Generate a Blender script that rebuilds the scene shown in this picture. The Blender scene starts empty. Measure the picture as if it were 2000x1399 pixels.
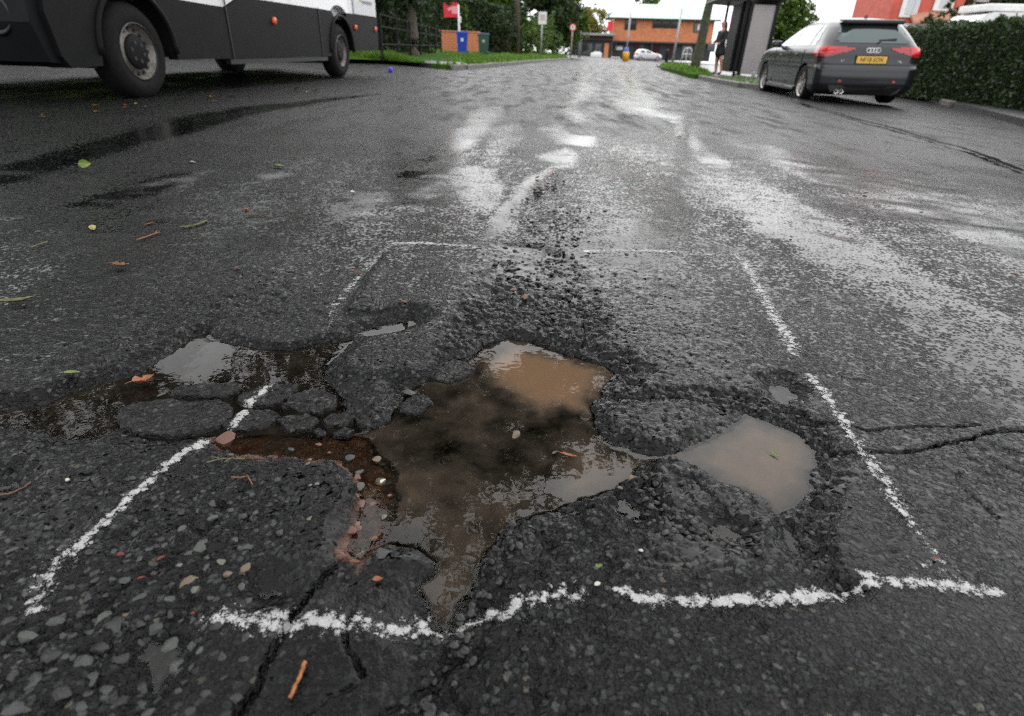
import bpy, bmesh, math, random
import numpy as np
from mathutils import Vector, Matrix
R = math.radians
SC = bpy.context.scene
COL = SC.collection
random.seed(7)
RNG = np.random.default_rng(11)

# ---------------------------------------------------------------- camera
FPX, CAM_H, PITCH, ROLL = 1130.0, 0.55, R(28.184), R(1.6)     # focal length in pixels of a 2000 px wide frame
_c, _s = math.cos(PITCH), math.sin(PITCH)
FW = Vector((0, _c, -_s)); _u0 = Vector((0, _s, _c)); _r0 = Vector((1, 0, 0))
RT = math.cos(ROLL) * _r0 + math.sin(ROLL) * _u0
UP = -math.sin(ROLL) * _r0 + math.cos(ROLL) * _u0
cd = bpy.data.cameras.new('camera'); cam = bpy.data.objects.new('camera', cd); COL.objects.link(cam)
cd.sensor_width = 36.0; cd.lens = FPX * 36 / 2000; cd.clip_start = 0.02; cd.clip_end = 3000
cam.matrix_world = Matrix(((RT.x, UP.x, -FW.x, 0), (RT.y, UP.y, -FW.y, 0), (RT.z, UP.z, -FW.z, CAM_H), (0, 0, 0, 1)))
cd.dof.use_dof = True; cd.dof.focus_distance = 1.12; cd.dof.aperture_fstop = 4.5
SC.camera = cam

# ---------------------------------------------------------------- sky, sun, exposure
SUN_EL, SUN_AZ = R(48), R(14)          # a veiled sun up the road, slightly to the right
w = bpy.data.worlds.new('World'); SC.world = w; w.use_nodes = True
nt = w.node_tree; nt.nodes.clear()
sky = nt.nodes.new('ShaderNodeTexSky'); sky.sky_type = 'NISHITA'; sky.sun_disc = False
sky.sun_elevation = SUN_EL; sky.sun_rotation = SUN_AZ; sky.air_density = 1.0; sky.dust_density = 5.0; sky.ozone_density = 1.0
hs = nt.nodes.new('ShaderNodeHueSaturation'); hs.inputs['Saturation'].default_value = 0.10
bgn = nt.nodes.new('ShaderNodeBackground'); bgn.inputs['Strength'].default_value = 0.12
wo = nt.nodes.new('ShaderNodeOutputWorld')
deck = nt.nodes.new('ShaderNodeMix'); deck.data_type = 'RGBA'; deck.inputs[0].default_value = .62; deck.inputs[7].default_value = (24.0, 24.1, 24.6, 1)   # an even white cloud deck over the sky
nt.links.new(sky.outputs[0], hs.inputs['Color']); nt.links.new(hs.outputs[0], deck.inputs[6]); nt.links.new(deck.outputs[2], bgn.inputs['Color']); nt.links.new(bgn.outputs[0], wo.inputs[0])
sd = bpy.data.lights.new('sun', 'SUN'); sd.energy = 0.7; sd.angle = R(85); sd.color = (1, 0.97, 0.93)
so = bpy.data.objects.new('sun', sd); COL.objects.link(so)
so.rotation_euler = (R(90) - SUN_EL, 0, math.pi - SUN_AZ); so.location = (0, 0, 40)
SC.view_settings.view_transform = 'Standard'; SC.view_settings.look = 'None'
SC.view_settings.exposure = 0.0; SC.view_settings.gamma = 1.0; SC.view_settings.use_curve_mapping = False
SC.render.engine = 'CYCLES'
SC.cycles.use_denoising = False; SC.cycles.use_adaptive_sampling = False
SC.cycles.max_bounces = 7; SC.cycles.diffuse_bounces = 3; SC.cycles.glossy_bounces = 4; SC.cycles.transparent_max_bounces = 12
SC.cycles.sample_clamp_indirect = 6.0; SC.cycles.filter_width = 1.2

# ---------------------------------------------------------------- the lie of the land, and the way from a photo pixel to a place
GK = 0.036
def g(x): return -GK * (x - math.tanh(x))          # the road falls gently to the right
def ray(px, py): return FW + RT * ((px - 1000) / FPX) - UP * ((py - 699.5) / FPX)
def gp(px, py, lift=0.0):
    d = ray(px, py); lo, hi = 0.0, 500.0
    for _ in range(60):
        t = (lo + hi) / 2
        if CAM_H + t * d.z > g(t * d.x) + lift: lo = t
        else: hi = t
    return Vector((t * d.x, t * d.y, CAM_H + t * d.z))
def at(px, py, F):                                  # the point seen at a pixel, F metres ahead
    d = ray(px, py); t = F / d.y
    return Vector((t * d.x, F, CAM_H + t * d.z))

# ---------------------------------------------------------------- materials
def mat(name, color=(.5, .5, .5), rough=.5, metal=0.0, noise=0.0, nscale=20.0, bump=0.0, bscale=80.0, spec=.5, coat=0.0, emit=None):
    m = bpy.data.materials.new(name); m.use_nodes = True
    n = m.node_tree; b = n.nodes['Principled BSDF']
    b.inputs['Base Color'].default_value = (*color, 1); b.inputs['Roughness'].default_value = rough; b.inputs['Metallic'].default_value = metal
    b.inputs['Specular IOR Level'].default_value = spec; b.inputs['Coat Weight'].default_value = coat
    tc = n.nodes.new('ShaderNodeTexCoord')
    if noise > 0:
        t = n.nodes.new('ShaderNodeTexNoise'); t.inputs['Scale'].default_value = nscale; t.inputs['Detail'].default_value = 6
        n.links.new(tc.outputs['Object'], t.inputs['Vector'])
        r = n.nodes.new('ShaderNodeValToRGB')
        r.color_ramp.elements[0].position = .3; r.color_ramp.elements[1].position = .7
        r.color_ramp.elements[0].color = (*[max(0, c * (1 - noise)) for c in color], 1)
        r.color_ramp.elements[1].color = (*[min(1, c * (1 + noise)) for c in color], 1)
        n.links.new(t.outputs['Fac'], r.inputs[0]); n.links.new(r.outputs[0], b.inputs['Base Color'])
    if bump > 0:
        t2 = n.nodes.new('ShaderNodeTexNoise'); t2.inputs['Scale'].default_value = bscale; t2.inputs['Detail'].default_value = 4
        n.links.new(tc.outputs['Object'], t2.inputs['Vector'])
        bp = n.nodes.new('ShaderNodeBump'); bp.inputs['Strength'].default_value = bump; bp.inputs['Distance'].default_value = .01
        n.links.new(t2.outputs['Fac'], bp.inputs['Height']); n.links.new(bp.outputs[0], b.inputs['Normal'])
    if emit:
        b.inputs['Emission Color'].default_value = (*emit[0], 1); b.inputs['Emission Strength'].default_value = emit[1]
    return m

def leaf_mat(name, dark, light, rough=.55):
    m = bpy.data.materials.new(name); m.use_nodes = True
    n = m.node_tree; b = n.nodes['Principled BSDF']; b.inputs['Roughness'].default_value = rough
    ge = n.nodes.new('ShaderNodeNewGeometry'); r = n.nodes.new('ShaderNodeValToRGB')
    r.color_ramp.elements[0].color = (*dark, 1); r.color_ramp.elements[1].color = (*light, 1)
    n.links.new(ge.outputs['Random Per Island'], r.inputs[0]); n.links.new(r.outputs[0], b.inputs['Base Color'])
    tr = n.nodes.new('ShaderNodeBsdfTranslucent'); n.links.new(r.outputs[0], tr.inputs['Color'])
    mx = n.nodes.new('ShaderNodeMixShader'); mx.inputs[0].default_value = .3
    out = n.nodes['Material Output']
    n.links.new(b.outputs[0], mx.inputs[1]); n.links.new(tr.outputs[0], mx.inputs[2]); n.links.new(mx.outputs[0], out.inputs[0])
    return m

class NT:
    """tiny helper to wire shader nodes"""
    def __init__(s, m): s.n = m.node_tree.nodes; s.l = m.node_tree.links
    def new(s, t, **kw):
        o = s.n.new(t)
        for k, v in kw.items(): setattr(o, k, v)
        return o
    def put(s, sock, v):
        if isinstance(v, bpy.types.NodeSocket): s.l.new(v, sock)
        else: sock.default_value = v
    def math(s, op, a, b=None, clamp=False):
        o = s.new('ShaderNodeMath', operation=op); o.use_clamp = clamp; s.put(o.inputs[0], a)
        if b is not None: s.put(o.inputs[1], b)
        return o.outputs[0]
    def mixc(s, f, a, b, blend='MIX'):
        o = s.new('ShaderNodeMix', data_type='RGBA', blend_type=blend); s.put(o.inputs[0], f); s.put(o.inputs[6], a); s.put(o.inputs[7], b)
        return o.outputs[2]
    def mapr(s, v, a, b, c=0., d=1., smooth=False):
        o = s.new('ShaderNodeMapRange'); o.interpolation_type = 'SMOOTHSTEP' if smooth else 'LINEAR'
        s.put(o.inputs[0], v)
        for i, q in enumerate((a, b, c, d)): s.put(o.inputs[i + 1], q)
        return o.outputs[0]
    def noise(s, vec, scale, detail=4., rough=.55):
        o = s.new('ShaderNodeTexNoise'); s.put(o.inputs['Vector'], vec); o.inputs['Scale'].default_value = scale
        o.inputs['Detail'].default_value = detail; o.inputs['Roughness'].default_value = rough
        return o.outputs['Fac']
    def voro(s, vec, scale, feature='F1'):
        o = s.new('ShaderNodeTexVoronoi', feature=feature); s.put(o.inputs['Vector'], vec); o.inputs['Scale'].default_value = scale
        return o
    def attr(s, name): return s.new('ShaderNodeAttribute', attribute_name=name)
    def ramp(s, v, stops):
        o = s.new('ShaderNodeValToRGB'); s.put(o.inputs[0], v); cr = o.color_ramp
        while len(cr.elements) < len(stops): cr.elements.new(.5)
        for e, (p, c) in zip(cr.elements, stops): e.position = p; e.color = (*c, 1)
        return o.outputs[0]

def asphalt_material():
    m = bpy.data.materials.new('wet_asphalt'); m.use_nodes = True; k = NT(m); b = k.n['Principled BSDF']
    P = k.new('ShaderNodeTexCoord').outputs['Object']
    wet = k.attr('wet').outputs['Fac']; slick = k.attr('slick').outputs['Fac']; brick = k.attr('brick').outputs['Fac']; silt = k.attr('silt').outputs['Fac']
    wv = k.new('ShaderNodeVectorMath', operation='ADD'); k.put(wv.inputs[0], P); sc_ = k.new('ShaderNodeVectorMath', operation='SCALE'); nzv = k.new('ShaderNodeTexNoise'); k.put(nzv.inputs['Vector'], P); nzv.inputs['Scale'].default_value = 130.; k.put(sc_.inputs[0], nzv.outputs['Color']); sc_.inputs[3].default_value = .010; k.put(wv.inputs[1], sc_.outputs[0])
    v1 = k.voro(wv.outputs[0], 105.); v2 = k.voro(wv.outputs[0], 240.)
    sep = k.new('ShaderNodeSeparateColor'); k.put(sep.inputs[0], v1.outputs['Color'])
    big = k.noise(P, 2.3, 5., .6); mid = k.noise(P, 14., 4.); fine = k.noise(P, 420., 3., .7)
    stone = k.ramp(sep.outputs[0], [(0., (.004, .004, .005)), (.35, (.014, .0145, .0155)), (.60, (.034, .038, .039)), (.80, (.066, .074, .072)), (.94, (.105, .112, .104)), (.985, (.15, .135, .11))])
    dark = k.mixc(1., (.0030, .0030, .0034, 1), k.mixc(k.math('MULTIPLY', fine, .9), (.5, .5, .5, 1), (1.9, 1.9, 1.9, 1)), 'MULTIPLY')
    inst = k.mapr(v1.outputs['Distance'], .30, .52, 1., 0., True)
    col = k.mixc(k.math('MULTIPLY', inst, k.mapr(slick, 0., 1., 1., .25)), dark, stone)
    col = k.mixc(1., col, k.mixc(big, (.28, .28, .30, 1), (.80, .79, .76, 1)), 'MULTIPLY')
    col = k.mixc(k.math('MULTIPLY', brick, k.mapr(mid, .3, .6, .45, 1.)), col, k.ramp(k.noise(P, 60., 4.), [(.3, (.070, .032, .022)), (.52, (.20, .085, .052)), (.72, (.27, .18, .13))]))
    col = k.mixc(k.math('MULTIPLY', silt, k.mapr(mid, .35, .65, .2, .8)), col, (.036, .029, .021, 1))
    # water standing between the stones: where it covers them the surface is a mirror
    mp = k.new('ShaderNodeMapping'); k.put(mp.inputs[0], P); mp.inputs['Rotation'].default_value = (0, 0, .1); mp.inputs['Scale'].default_value = (5., 1.1, 1.); streak = k.noise(mp.outputs[0], 1., 5., .62)
    grit = k.noise(P, 55., 3., .6)
    film = k.mapr(k.math('ADD', k.math('ADD', wet, k.math('MULTIPLY', k.math('SUBTRACT', streak, .5), .55)), k.math('ADD', k.math('MULTIPLY', k.math('SUBTRACT', mid, .5), .8), k.math('ADD', k.math('MULTIPLY', k.math('SUBTRACT', grit, .5), 1.0), k.math('MULTIPLY', k.math('SUBTRACT', v1.outputs['Distance'], .4), 1.1)))), .40, .70, 0., 1., True)
    rough = k.math('ADD', k.mapr(big, .35, .7, .09, .20), k.mapr(fine, .3, .7, -.03, .08))
    rough = k.math('ADD', rough, k.math('MULTIPLY', k.attr('coarse').outputs['Fac'], k.mapr(streak, .36, .64, .46, .06)))
    rough = k.math('MULTIPLY', rough, k.mapr(film, 0., 1., 1., .30))
    clod = k.noise(P, 38., 3., .6)
    hgt = k.math('ADD', k.math('MULTIPLY', k.mapr(v1.outputs['Distance'], .22, .62, 1., 0., True), .50),
                 k.math('ADD', k.math('MULTIPLY', k.mapr(v2.outputs['Distance'], .25, .6, 1., 0., True), .36), k.math('ADD', k.math('MULTIPLY', fine, .34), k.math('MULTIPLY', clod, 1.5))))
    bp = k.new('ShaderNodeBump'); bp.inputs['Distance'].default_value = .0048
    k.put(bp.inputs['Strength'], k.math('MULTIPLY', k.mapr(slick, 0., 1., .95, .30), k.math('SUBTRACT', 1., k.math('MULTIPLY', film, .95))))
    k.put(bp.inputs['Height'], hgt)
    k.put(b.inputs['Base Color'], k.mixc(film, col, k.mixc(1., col, (.6, .6, .6, 1), 'MULTIPLY'))); k.put(b.inputs['Roughness'], rough); k.put(b.inputs['Normal'], bp.outputs[0])
    b.inputs['Specular IOR Level'].default_value = .20
    return m

def water_material():
    m = bpy.data.materials.new('murky_water'); m.use_nodes = True; k = NT(m); k.n.remove(k.n['Principled BSDF'])
    P = k.new('ShaderNodeTexCoord').outputs['Object']; murk = k.attr('murk').outputs['Fac']
    n1 = k.noise(P, 22., 5., .6); n2 = k.noise(P, 7., 3.)
    tr = k.new('ShaderNodeBsdfTransparent'); tr.inputs[0].default_value = (.74, .69, .60, 1)
    df = k.new('ShaderNodeBsdfDiffuse'); k.put(df.inputs[0], k.ramp(k.math('ADD', k.math('MULTIPLY', murk, .8), k.math('MULTIPLY', k.math('SUBTRACT', n1, .5), .3)), [(.1, (.022, .019, .015)), (.45, (.058, .045, .033)), (.70, (.115, .078, .051)), (.92, (.150, .080, .038))]))
    mx = k.new('ShaderNodeMixShader')
    k.put(mx.inputs[0], k.math('ADD', murk, k.math('MULTIPLY', k.math('SUBTRACT', n1, .5), k.math('MULTIPLY', k.math('SUBTRACT', 1., murk), 1.5)), clamp=True)); k.l.new(tr.outputs[0], mx.inputs[1]); k.l.new(df.outputs[0], mx.inputs[2])
    gl = k.new('ShaderNodeBsdfGlossy'); gl.inputs['Roughness'].default_value = .015
    bp = k.new('ShaderNodeBump'); bp.inputs['Strength'].default_value = .06; bp.inputs['Distance'].default_value = .004; k.put(bp.inputs['Height'], k.noise(P, 30., 2.)); k.l.new(bp.outputs[0], gl.inputs['Normal'])
    fr = k.new('ShaderNodeFresnel'); fr.inputs[0].default_value = 1.34
    m2 = k.new('ShaderNodeMixShader'); k.l.new(fr.outputs[0], m2.inputs[0]); k.l.new(mx.outputs[0], m2.inputs[1]); k.l.new(gl.outputs[0], m2.inputs[2])
    k.l.new(m2.outputs[0], k.n['Material Output'].inputs[0])
    return m

def paint_material():
    m = bpy.data.materials.new('white_spray_paint'); m.use_nodes = True; k = NT(m); b = k.n['Principled BSDF']
    P = k.new('ShaderNodeTexCoord').outputs['Object']; d = k.attr('cover').outputs['Fac']
    v = k.voro(P, 95.); n1 = k.noise(P, 420., 4., .75); n2 = k.noise(P, 60., 4., .65)
    s = k.math('ADD', .55, k.math('ADD', k.math('MULTIPLY', k.math('SUBTRACT', n1, .5), 2.8), k.math('ADD', k.math('MULTIPLY', k.math('SUBTRACT', n2, .5), 1.1), k.math('MULTIPLY', k.math('SUBTRACT', v.outputs['Distance'], .4), 1.15))))
    a = k.mapr(k.math('SUBTRACT', d, s), -.05, .16, 0., 1., True)
    b.inputs['Base Color'].default_value = (.80, .80, .79, 1); b.inputs['Roughness'].default_value = .5
    k.put(b.inputs['Base Color'], k.mixc(k.noise(P, 120., 3.), (.20, .20, .197, 1), (.48, .48, .47, 1)))
    tr = k.new('ShaderNodeBsdfTransparent'); mx = k.new('ShaderNodeMixShader')
    k.put(mx.inputs[0], a); k.l.new(tr.outputs[0], mx.inputs[1]); k.l.new(b.outputs[0], mx.inputs[2]); k.l.new(mx.outputs[0], k.n['Material Output'].inputs[0])
    bp = k.new('ShaderNodeBump'); bp.inputs['Strength'].default_value = .8; bp.inputs['Distance'].default_value = .002; k.put(bp.inputs['Height'], k.math('MULTIPLY', v.outputs['Distance'], -1.)); k.l.new(bp.outputs[0], b.inputs['Normal'])
    return m

M_ASPHALT = asphalt_material(); M_WATER = water_material(); M_PAINT = paint_material()

# ---------------------------------------------------------------- mesh helpers
def link(name, me, m=None, parent=None, smooth=False):
    o = bpy.data.objects.new(name, me); COL.objects.link(o)
    if m is not None: me.materials.append(m)
    if smooth: me.shade_smooth()
    if parent is not None: o.parent = parent
    return o
def tag(o, label=None, cat=None, group=None, kind=None):
    if label: o['label'] = label
    if cat: o['category'] = cat
    if group: o['group'] = group
    if kind: o['kind'] = kind
    return o
def empty(name, loc=(0, 0, 0), rz=0.0):
    o = bpy.data.objects.new(name, None); COL.objects.link(o); o.empty_display_size = .1
    o.location = loc; o.rotation_euler = (0, 0, rz); return o
def np_mesh(name, V, Fq, attrs=None):
    """V (n,3) and quads or triangles (m,k) -> mesh"""
    V = np.asarray(V, np.float32); Fq = np.asarray(Fq, np.int32); k = Fq.shape[1]
    me = bpy.data.meshes.new(name); me.vertices.add(len(V)); me.vertices.foreach_set('co', V.ravel())
    me.loops.add(Fq.size); me.loops.foreach_set('vertex_index', Fq.ravel())
    me.polygons.add(len(Fq)); me.polygons.foreach_set('loop_start', np.arange(0, Fq.size, k, dtype=np.int32))
    me.update(calc_edges=True)
    for nme, a in (attrs or {}).items():
        t = me.attributes.new(nme, 'FLOAT', 'POINT'); t.data.foreach_set('value', np.asarray(a, np.float32).ravel())
    return me
class MB:
    """collects simple shapes; build() links them as one mesh object"""
    def __init__(s): s.bm = bmesh.new()
    def box(s, c, d, rz=0.0, rx=0.0, ry=0.0, bev=0.0, mat4=None):
        r = bmesh.ops.create_cube(s.bm, size=1.0); vs = r['verts']
        T = Matrix.Translation(c) @ Matrix.Rotation(rz, 4, 'Z') @ Matrix.Rotation(ry, 4, 'Y') @ Matrix.Rotation(rx, 4, 'X') @ Matrix.Diagonal((*d, 1))
        if mat4 is not None: T = mat4 @ T
        bmesh.ops.transform(s.bm, matrix=T, verts=vs)
        if bev > 0:
            es = {e for v in vs for e in v.link_edges}
            bmesh.ops.bevel(s.bm, geom=list(es), offset=bev, segments=2, affect='EDGES', profile=.6)
        return s
    def cyl(s, a, b, r0, r1=None, n=16, caps=True):
        a = Vector(a); b = Vector(b); r1 = r0 if r1 is None else r1; d = b - a
        q = bmesh.ops.create_cone(s.bm, cap_ends=caps, segments=n, radius1=r0, radius2=r1, depth=d.length)
        T = Matrix.Translation((a + b) / 2) @ d.to_track_quat('Z', 'Y').to_matrix().to_4x4()
        bmesh.ops.transform(s.bm, matrix=T, verts=q['verts']); return s
    def tube(s, pts, r, n=8):
        pts = [Vector(p) for p in pts]; rs = r if isinstance(r, (list, tuple)) else [r] * len(pts); rings = []
        for i, p in enumerate(pts):
            d = (pts[min(i + 1, len(pts) - 1)] - pts[max(i - 1, 0)]).normalized()
            q = d.to_track_quat('Z', 'Y').to_matrix()
            rings.append([s.bm.verts.new(p + q @ Vector((math.cos(2 * math.pi * k / n) * rs[i], math.sin(2 * math.pi * k / n) * rs[i], 0))) for k in range(n)])
        for A, Bq in zip(rings, rings[1:]):
            for k in range(n): s.bm.faces.new((A[k], A[(k + 1) % n], Bq[(k + 1) % n], Bq[k]))
        s.bm.faces.new(list(reversed(rings[0]))); s.bm.faces.new(rings[-1]); return s
    def lathe(s, prof, n=32, axis='Y', c=(0, 0, 0)):
        """prof: list of (radius, along)"""
        rings = []
        for r, a in prof:
            ring = []
            for k in range(n):
                t = 2 * math.pi * k / n; p = (math.cos(t) * r, a, math.sin(t) * r) if axis == 'Y' else (math.cos(t) * r, math.sin(t) * r, a)
                ring.append(s.bm.verts.new((p[0] + c[0], p[1] + c[1], p[2] + c[2])))
            rings.append(ring)
        for A, Bq in zip(rings, rings[1:]):
            for k in range(n): s.bm.faces.new((A[k], A[(k + 1) % n], Bq[(k + 1) % n], Bq[k]))
        return s
    def prism(s, poly, off):
        """poly: 3-D points of a planar outline; off: extrusion vector"""
        off = Vector(off); A = [s.bm.verts.new(p) for p in poly]; Bq = [s.bm.verts.new(Vector(p) + off) for p in poly]; n = len(A)
        s.bm.faces.new(A); s.bm.faces.new(list(reversed(Bq)))
        for k in range(n): s.bm.faces.new((A[(k + 1) % n], A[k], Bq[k], Bq[(k + 1) % n]))
        return s
    def face(s, pts): s.bm.faces.new([s.bm.verts.new(p) for p in pts]); return s
    def build(s, name, m, parent=None, smooth=False, tri=False):
        if tri: bmesh.ops.triangulate(s.bm, faces=s.bm.faces[:])
        bmesh.ops.recalc_face_normals(s.bm, faces=s.bm.faces[:])
        me = bpy.data.meshes.new(name); s.bm.to_mesh(me); s.bm.free()
        return link(name, me, m, parent, smooth)

# ---------------------------------------------------------------- noise on arrays
def _h(ix, iy, seed):
    h = (ix.astype(np.int64) * 374761393 + iy.astype(np.int64) * 668265263 + seed * 982451653) & 0xffffffff
    h = ((h ^ (h >> 13)) * 1274126177) & 0xffffffff
    h = (h ^ (h >> 16)) & 0xffffffff
    return (h & 0xffffff).astype(np.float32) / np.float32(0xffffff)
def vn(x, y, seed=0):
    ix = np.floor(x); iy = np.floor(y); fx = (x - ix).astype(np.float32); fy = (y - iy).astype(np.float32)
    fx = fx * fx * (3 - 2 * fx); fy = fy * fy * (3 - 2 * fy)
    a = _h(ix, iy, seed); b = _h(ix + 1, iy, seed); c = _h(ix, iy + 1, seed); d = _h(ix + 1, iy + 1, seed)
    return (a * (1 - fx) + b * fx) * (1 - fy) + (c * (1 - fx) + d * fx) * fy
def fbm(x, y, o=4, seed=0):
    s = 0; a = .5; t = 0
    for i in range(o):
        s = s + a * vn(x * 2 ** i + 17.3 * i, y * 2 ** i - 9.1 * i, seed + i); t += a; a *= .5
    return s / t
def stones(x, y, seed=0, jit=.9):
    """domed pebbles packed on a grid: dome height 0..1"""
    ix = np.floor(x); iy = np.floor(y); best = np.full(x.shape, 9., np.float32); top = np.zeros(x.shape, np.float32)
    for dx in (-1, 0, 1):
        for dy in (-1, 0, 1):
            cx = ix + dx; cy = iy + dy
            ux = cx + .5 + (_h(cx, cy, seed) - .5) * jit; uy = cy + .5 + (_h(cx, cy, seed + 5) - .5) * jit
            d = (x - ux) ** 2 + (y - uy) ** 2
            k = d < best; best = np.where(k, d, best); top = np.where(k, _h(cx, cy, seed + 9), top)
    return np.sqrt(np.clip(1 - best / .55, 0, 1)) * (.35 + .65 * top)
def sstep(a, b, v):
    t = np.clip((v - a) / (b - a), 0, 1); return t * t * (3 - 2 * t)
def sdf(poly, X, Y):
    """signed distance to a closed outline, negative inside"""
    d = np.full(X.shape, 1e9, np.float32); ins = np.zeros(X.shape, bool); n = len(poly)
    for i in range(n):
        (ax, ay), (bx, by) = poly[i], poly[(i + 1) % n]
        ex, ey = bx - ax, by - ay; wx, wy = X - ax, Y - ay
        t = np.clip((wx * ex + wy * ey) / (ex * ex + ey * ey + 1e-12), 0, 1)
        d = np.minimum(d, (wx - ex * t) ** 2 + (wy - ey * t) ** 2)
        c = ((ay > Y) != (by > Y)) & (X < (bx - ax) * (Y - ay) / ((by - ay) if abs(by - ay) > 1e-12 else 1e-12) + ax)
        ins ^= c
    d = np.sqrt(d); return np.where(ins, -d, d)
def pld(pl, X, Y):
    """distance to an open line"""
    d = np.full(X.shape, 1e9, np.float32)
    for (ax, ay), (bx, by) in zip(pl, pl[1:]):
        ex, ey = bx - ax, by - ay; wx, wy = X - ax, Y - ay
        t = np.clip((wx * ex + wy * ey) / (ex * ex + ey * ey + 1e-12), 0, 1)
        d = np.minimum(d, (wx - ex * t) ** 2 + (wy - ey * t) ** 2)
    return np.sqrt(d)
def G2(pts): return [tuple(gp(*p)[:2]) for p in pts]

# ================================================================ the road: one sheet, fine where it is near
def axis(lo_core, hi_core, step, ratio, lo, hi):
    core = list(np.arange(lo_core, hi_core + step / 2, step)); up = []; dn = []
    s = step; v = core[-1]
    while v < hi: s *= ratio; v += s; up.append(v)
    s = step; v = core[0]
    while v > lo: s *= ratio; v -= s; dn.append(v)
    return np.array(dn[::-1] + core + up)
XS = axis(-.78, .80, .0030, 1.030, -70, 75)
YS = np.concatenate([[-6, -4, -2.5, -1.5, -.8, -.4, -.1, .08, .16, .22], axis(.262, 1.28, .0026, 1.0175, .27, 170)])
GX, GY = np.meshgrid(XS, YS); GX = GX.astype(np.float64); GY = GY.astype(np.float64)
SPC = np.maximum(np.gradient(XS)[None, :] + 0 * GX, np.gradient(YS)[:, None] + 0 * GX)
def fade(wl): return np.clip(2.0 - SPC / (.22 * wl), 0, 1)

NEAR = (np.abs(GX) < 2.6) & (GY > .1) & (GY < 4.2)
nx, ny = GX[NEAR], GY[NEAR]
WOB = .020 * (fbm(nx / .10, ny / .10, 4, 3) - .5); WOB2 = .020 * (fbm(nx / .10, ny / .10, 4, 33) - .5)
WOB = WOB + .013 * (fbm(nx / .019, ny / .019, 3, 4) - .5); WOB2 = WOB2 + .013 * (fbm(nx / .019, ny / .019, 3, 34) - .5)
jx, jy = nx + WOB, ny + WOB2                       # ragged coordinates: nothing broken here has a straight edge

# outlines read off the photograph and laid on the ground
MAIN = G2([(985, 648), (1040, 655), (1090, 672), (1140, 690), (1185, 705), (1200, 722), (1186, 745), (1180, 768), (1160, 782), (1165, 815), (1185, 845), (1225, 862), (1280, 874), (1312, 870), (1345, 862), (1400, 838), (1440, 812), (1470, 798), (1515, 812), (1560, 830), (1590, 858), (1600, 890), (1580, 905), (1585, 940), (1560, 965), (1525, 985), (1500, 965), (1460, 940), (1400, 925), (1355, 902), (1320, 886), (1290, 884), (1255, 898), (1240, 925), (1200, 945), (1150, 958), (1090, 990), (1020, 1005), (990, 1018), (965, 1060), (942, 1085), (935, 1112), (922, 1140), (902, 1165), (885, 1200), (862, 1222), (845, 1200), (838, 1178), (826, 1150), (824, 1122), (850, 1098), (850, 1078), (812, 1052), (762, 1048), (730, 1062), (700, 1085), (684, 1060), (682, 1030), (690, 980), (700, 940), (690, 910), (660, 885), (600, 880), (540, 874), (480, 872), (430, 868), (402, 852), (440, 828), (540, 826), (640, 832), (700, 830), (745, 812), (785, 775), (800, 748), (850, 725), (875, 700), (915, 690), (938, 670)])
LEFTP = G2([(-220, 800), (-100, 785), (0, 772), (70, 765), (130, 744), (200, 724), (262, 712), (300, 690), (340, 662), (380, 638), (410, 628), (432, 650), (500, 664), (560, 672), (612, 658), (660, 654), (692, 650), (664, 680), (642, 700), (640, 730), (668, 768), (672, 790), (708, 800), (702, 830), (640, 840), (520, 846), (440, 845), (400, 842), (330, 846), (262, 840), (212, 830), (134, 845), (92, 842), (62, 826), (0, 822), (-120, 830), (-220, 850)])
BRICK = G2([(398, 852), (440, 838), (540, 834), (660, 840), (715, 838), (740, 870), (768, 900), (772, 960), (760, 1010), (745, 1050), (700, 1095), (676, 1070), (676, 1020), (694, 950), (684, 905), (640, 884), (540, 876), (470, 874), (420, 868)])
DARKB = G2([(800, 750), (880, 740), (950, 742), (1010, 775), (1060, 820), (1110, 800), (1120, 860), (1060, 940), (1040, 985), (980, 1010), (900, 1180), (840, 1150), (860, 1060), (770, 1010), (760, 930), (790, 850), (770, 800)])
RIDGE = G2([(748, 494), (958, 486), (955, 548), (905, 606), (870, 672), (812, 738), (756, 800), (690, 792), (660, 766), (652, 724), (694, 668), (800, 640), (806, 612), (700, 610), (664, 610)])
LOWER = G2([(978, 470), (1066, 478), (1140, 525), (1180, 590), (1185, 650), (1160, 684), (1110, 664), (1020, 640), (930, 668), (868, 690), (880, 640), (930, 590), (962, 540)])
SLABL = G2([(430, 885), (520, 890), (640, 900), (690, 935), (686, 990), (676, 1040), (640, 1110), (560, 1220), (470, 1399), (300, 1500), (420, 1180), (540, 1080), (560, 980), (450, 920)])
SLABM = G2([(690, 1100), (760, 1062), (840, 1060), (840, 1090), (815, 1120), (830, 1170), (838, 1215), (800, 1320), (720, 1460), (430, 1500), (520, 1340), (560, 1240), (640, 1130)])
SLABR = G2([(1620, 900), (1700, 960), (1780, 1060), (1900, 1130), (2000, 1160), (2200, 1300), (1700, 1320), (1560, 1220), (1640, 1120), (1640, 1000)])
SMALLP = [G2(p) for p in ([(690, 640), (725, 628), (800, 614), (808, 622), (770, 638), (720, 646)],
                          [(1506, 742), (1535, 740), (1556, 762), (1540, 775), (1520, 768)],
                          [(1395, 1010), (1420, 1008), (1450, 1030), (1440, 1046), (1400, 1030)],
                          [(1205, 950), (1240, 960), (1268, 995), (1250, 1003), (1215, 985)],
                          [(1535, 1010), (1565, 1040), (1572, 1068), (1550, 1060)],
                          [(268, 1245), (310, 1240), (350, 1250), (330, 1290), (300, 1330), (285, 1290)],
                          [(-40, 920), (30, 915), (52, 925), (30, 945), (-40, 950)],
                          [(500, 1138), (535, 1132), (545, 1146), (520, 1152)])]
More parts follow.
